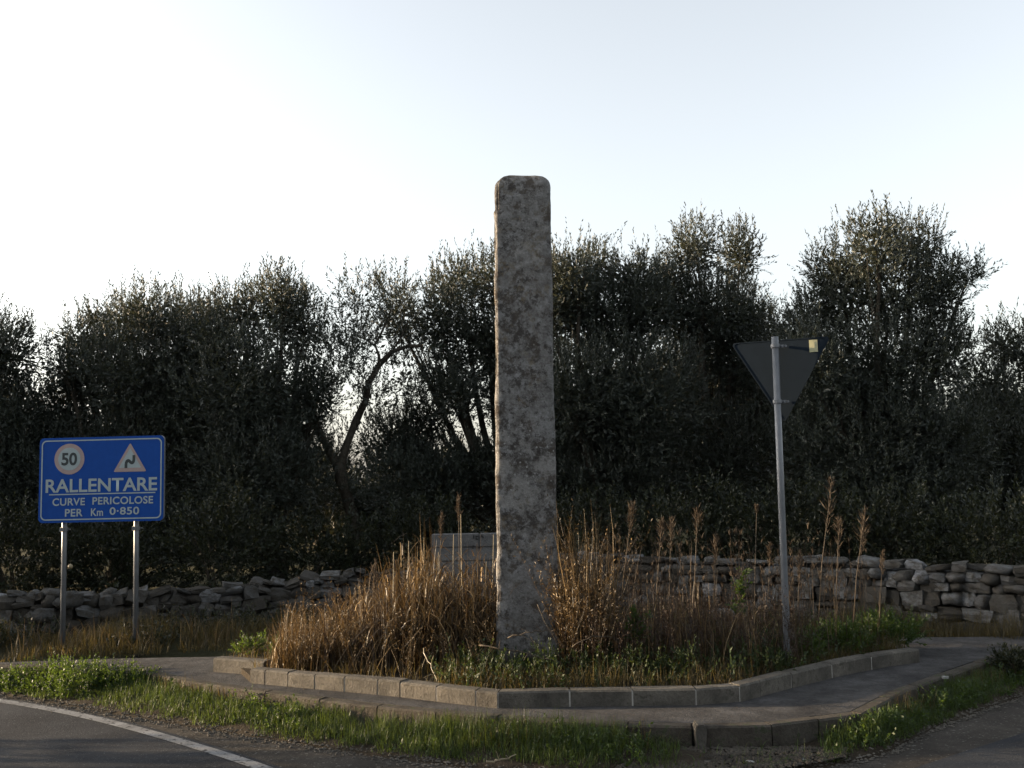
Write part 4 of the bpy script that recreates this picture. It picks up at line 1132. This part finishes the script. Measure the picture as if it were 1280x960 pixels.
twiggy('brown_weeds', 715, 1040, 846, 1.5, 330, .25, .65, 'dry_red', 'twiggy reddish brown weeds filling the bed right of the pillar')
twiggy('golden_weeds', 340, 620, 848, 1.1, 260, .25, .6, 'dry_gold', 'twiggy golden weeds among the reeds left of the pillar')
twiggy('golden_weeds', 700, 760, 846, .6, 90, .7, 1.25, 'dry_gold', 'twiggy golden weeds against the right side of the pillar', (.03, .009))
twiggy('dark_weeds', 560, 1030, 852, .9, 280, .08, .27, 'bed_weed', 'dark green weeds along the inside of the bed kerb', (.026, .011))
# feathery seed stalks through the right half
def seedy():
    poly = [p for p in [(at(745, 835, ZB).x, 7.9), (3.0, 8.3), (3.0, 9.0), (1.3, 9.4), (.5, 9.4)]]
    P = scatter_poly(poly, 120, ZB); n = len(P); H = RNG.uniform(.6, 1.1, n)
    buf = Buf(); blades(buf, P, H, np.full(n, .005), np.abs(RNG.normal(.08, .06, n)), RNG.uniform(0, 6.28, n), .2, 5, 6)
    for frac in (.62, .74, .86, .96):
        k = 6; B = np.repeat(P, k, 0); B[:, 2] += np.repeat(H * frac, k); m = len(B)
        blades(buf, B, RNG.uniform(.03, .09, m), RNG.uniform(.003, .007, m), RNG.uniform(.2, .8, m), RNG.uniform(0, 6.28, m), .2, 2)
    tag(link('seed_stalks', buf.mesh('seed_stalks'), M['plume']), 'thin brown seed stalks crowding in front of the right hand wall', 'weeds', kind='stuff')
seedy()

# tall plumed stalks, one by one
def plume(px, top, Y, label, pl=.3, lean=0.0, fat=.05):
    a = atd(px, 830, Y); a.z = ZB; b = atd(px + lean, top, Y) - a
    root = empty('plumed_stalk', a); tag(root, label, 'grass stalk', 'tall plumed stalks')
    bm = bmesh.new(); tube(bm, [(0, 0, 0), b * .5 - Vector((b.x * .12, 0, 0)), b], [.005, .004, .002], 5)
    link('stem', bm_mesh('stem', bm, True), M['stem'], root)
    n = random.randint(70, 135); t = RNG.random(n); P = np.array(b)[None, :] * (1 - t[:, None] * pl / b.length); P = P + RNG.normal(0, .006, (n, 3))
    buf = Buf(); D = np.c_[RNG.normal(0, .5, (n, 2)), np.ones(n)] + np.array([b.x, b.y, 0]) * .4
    leaves(buf, P, D, RNG.uniform(.03, .08, n) * (fat / .05) * (.4 + 1.2 * np.sin(np.pi * np.clip(t, .05, 1))), np.full(n, .007))
    link('seed_head', buf.mesh('seed_head'), M['plume'], root)
for a in ((773, 628, 8.5, 'bent plumed stalk nearest the pillar on its right', .25, 18, .05), (818, 650, 8.6, 'curled plume just right of the bent stalk', .25, 10, .05), (837, 648, 8.4, 'upright plume of a close pair right of the pillar', .28, 2, .055),
          (868, 636, 8.7, 'fluffy upright plume midway between pillar and sign pole', .3, 4, .06), (893, 668, 8.4, 'short reddish plume left of the sign pole', .25, 2, .05), (944, 632, 8.5, 'bare thin stalk close left of the sign pole', .06, 2, .02),
          (960, 680, 8.6, 'small plume just left of the sign pole', .2, 3, .04), (1022, 598, 8.6, 'tallest leaning plume right of the sign pole', .48, 18, .06), (1046, 648, 8.7, 'second plume right of the sign pole', .3, 3, .05),
          (1066, 636, 8.8, 'broad plume third right of the sign pole', .4, 16, .06), (998, 690, 8.5, 'low plume directly right of the sign pole', .25, 2, .05), (1100, 690, 8.7, 'short plume above the green bush', .2, 4, .04), (463, 700, 8.6, 'slender plume rising from the left of the reed clump', .3, 6, .04), (576, 618, 8.9, 'tall thin plume above the blockwork pier', .25, -3, .03), (548, 640, 8.8, 'faint plume left of the tall thin one', .25, 4, .03)):
    plume(*a[:4], a[4], a[5], a[6])

# leafy plants
def bush(px, py, r, n, label, mat='weed', z=ZB, leaf=.045, width=.022, name='leafy_bush', dy=0.0):
    p = at(px, py, z); p.y += dy
    r = (r[0], r[1], r[2] * .62)
    return shrub(name, p, r, int(n * .8), label, mat, leaf * .72, width * .62, 14, 'bush', None, .004, (.04, .15), .7)
bush(1062, 822, (.30, .22, .16), 330, 'green leafy bush at the right end of the bed', dy=.25)
bush(1115, 812, (.34, .25, .20), 420, 'larger green bush spilling over the right end of the bed kerb', dy=.25)
bush(1010, 832, (.18, .15, .11), 150, 'small green bush just right of the sign pole', dy=.2)
bush(1268, 838, (.15, .16, .10), 170, 'dark weed tuft growing over the kerb at the right edge', 'shrub', z=.1, dy=.0)
bush(312, 823, (.16, .1, .07), 90, 'low bright green plant behind the left end of the bed kerb', dy=.2)
bush(350, 828, (.12, .1, .07), 60, 'tiny green plant among yellow weeds at the bed corner', dy=.2)
bush(150, 858, (.30, .2, .07), 330, 'low mound of green weeds on the left verge', z=.04)
bush(75, 850, (.3, .15, .06), 220, 'flat patch of green weeds at the far left verge', z=.04)
bush(640, 850, (.24, .07, .05), 90, 'green weeds hiding the front foot of the pillar', leaf=.035, width=.015, dy=.12)
bush(590, 846, (.16, .12, .11), 130, 'green weeds left of the foot of the pillar', leaf=.035, width=.015, dy=.1)
def sprig(px, top, Y, label, h=.35):
    a = atd(px, 830, Y); a.z = ZB; b = atd(px + 6, top, Y) - a
    root = empty('green_sprig', a); tag(root, label, 'plant')
    bm = bmesh.new(); tube(bm, [(0, 0, 0), b * .5, b], [.005, .004, .002], 5); link('stem', bm_mesh('stem', bm), M['stem'], root)
    n = 34; t = RNG.random(n); P = np.array(b)[None, :] * (1 - t[:, None] * .5)
    buf = Buf(); twigs(buf, P, np.c_[RNG.normal(0, .8, (n, 2)), np.full(n, .6)], RNG.uniform(.04, .12, n), 5, .05, .022, stem=.001)
    link('foliage', buf.mesh('foliage'), M['weed'], root)
sprig(792, 770, 7.95, 'pale green leafy sprig low among the reddish stalks'); sprig(920, 715, 8.4, 'upright yellow green sprig left of the sign pole')
# dry bramble stems across the pillar's foot
def bramble(pts, label, r=.006, name='bramble_stem', cat='bramble', mat='stem'):
    P = [at(p[0], p[1], ZB) if len(p) == 2 else atd(p[0], p[1], p[2]) for p in pts]
    o0 = P[0]; q = []
    for a, b in zip(P[:-1], P[1:]):
        for t in (0, .25, .5, .75): q.append(a.lerp(b, t) - o0 + Vector((noise.noise(a * 3 + Vector((t * 4, 0, 0))), 0, noise.noise(a * 3 + Vector((0, t * 4, 0))))) * .02)
    q.append(P[-1] - o0); n = len(q)
    bm = bmesh.new(); tube(bm, q, [r * (1 - .6 * i / n) for i in range(n)], 6)
    for i in range(2, n - 1, 2):
        d = Vector((random.uniform(-.6, .6), -.2, random.uniform(-.3, .8))).normalized() * random.uniform(.04, .1)
        tube(bm, [q[i], q[i] + d * .6, q[i] + d + Vector((0, 0, -.01))], [r * .5, r * .35, r * .15], 4)
    o = link(name, bm_mesh(name, bm, True), M[mat]); o.location = o0
    tag(o, label, cat)
bramble([(600, 806, 7.2), (625, 810, 7.15), (660, 817, 7.15), (700, 828, 7.2)], 'lower bare bramble stem crossing the foot of the pillar', .006)
bramble([(636, 796, 7.2), (665, 790, 7.15), (690, 788, 7.2), (706, 810, 7.3)], 'upper arched bramble stem crossing the foot of the pillar', .0045)
bramble([(672, 755, 7.2), (684, 780, 7.18), (697, 805, 7.2)], 'thin upright bramble stem at the right of the pillar foot', .004)
bramble([(716, 808, 7.5), (740, 795, 7.5), (765, 797, 7.6)], 'bramble stem lying right of the pillar', .005)
bramble([(528, 812, 7.3), (537, 832, 7.2), (546, 852, 7.1)], 'pale broken cane leaning out of the reeds over the kerb', .004, 'broken_cane', 'cane', 'cane')
bramble([(608, 951, 5.6), (625, 948, 5.6), (645, 943, 5.7)], 'pale dead twig lying on the gravel edge', .006, 'dead_twig', 'twig', 'cane')

# gravel and litter
def debris(name, P, lo, hi, mat, label, flat=.6):
    n = len(P); s3 = RNG.uniform(lo, hi, n)
    base = np.array([[1, 0, 0], [0, 1, 0], [-1, 0, 0], [0, -1, 0], [0, 0, flat], [0, 0, -flat]]) * .5
    V = base[None] * s3[:, None, None] * RNG.uniform(.6, 1.3, (n, 6, 1)); a = RNG.uniform(0, 6.28, n); c, s_ = np.cos(a)[:, None], np.sin(a)[:, None]
    V = np.stack([V[..., 0] * c - V[..., 1] * s_, V[..., 0] * s_ + V[..., 1] * c, V[..., 2]], -1) + P[:, None, :]
    T = np.array([[0, 1, 4], [1, 2, 4], [2, 3, 4], [3, 0, 4], [1, 0, 5], [2, 1, 5], [3, 2, 5], [0, 3, 5]])
    F = (np.arange(n) * 6)[:, None, None] + T[None]
    tag(link(name, mesh_np(name, V.reshape(-1, 3), F.reshape(-1, 3)), mat), label, 'gravel', kind='stuff')
m = 5200; u = RNG.uniform(.05, .95, m); t = RNG.normal(-.02, .10, m)
P = verge_pt(u, t); P[:, 2] = np.where(t < 0, -.004, P[:, 2]); debris('gravel', P, .006, .028, M['kerb'], 'loose gravel along the edge of the grass verge')
m = 2600; c = RNG.uniform(770, 1060, m); P = np.array([at(x, y, 0.02)[:] for x, y in zip(c, RNG.uniform(936, 965, m))]); P[:, 2] = .03; P = P[inside([tuple(p) for p in np.r_[_g, _o[::-1]]], P[:, 0], P[:, 1])]
debris('rubble', P, .008, .045, M['pale_stone'] if False else M['kerb_outer'], 'small stones and crumbs of soil below the pavement kerb')
m = 900; P = scatter_poly([(p.x, p.y) for p in pav], m, ZP + .003); debris('litter', P, .006, .02, M['stem'], 'dry leaf crumbs and twigs on the pavement', .25)
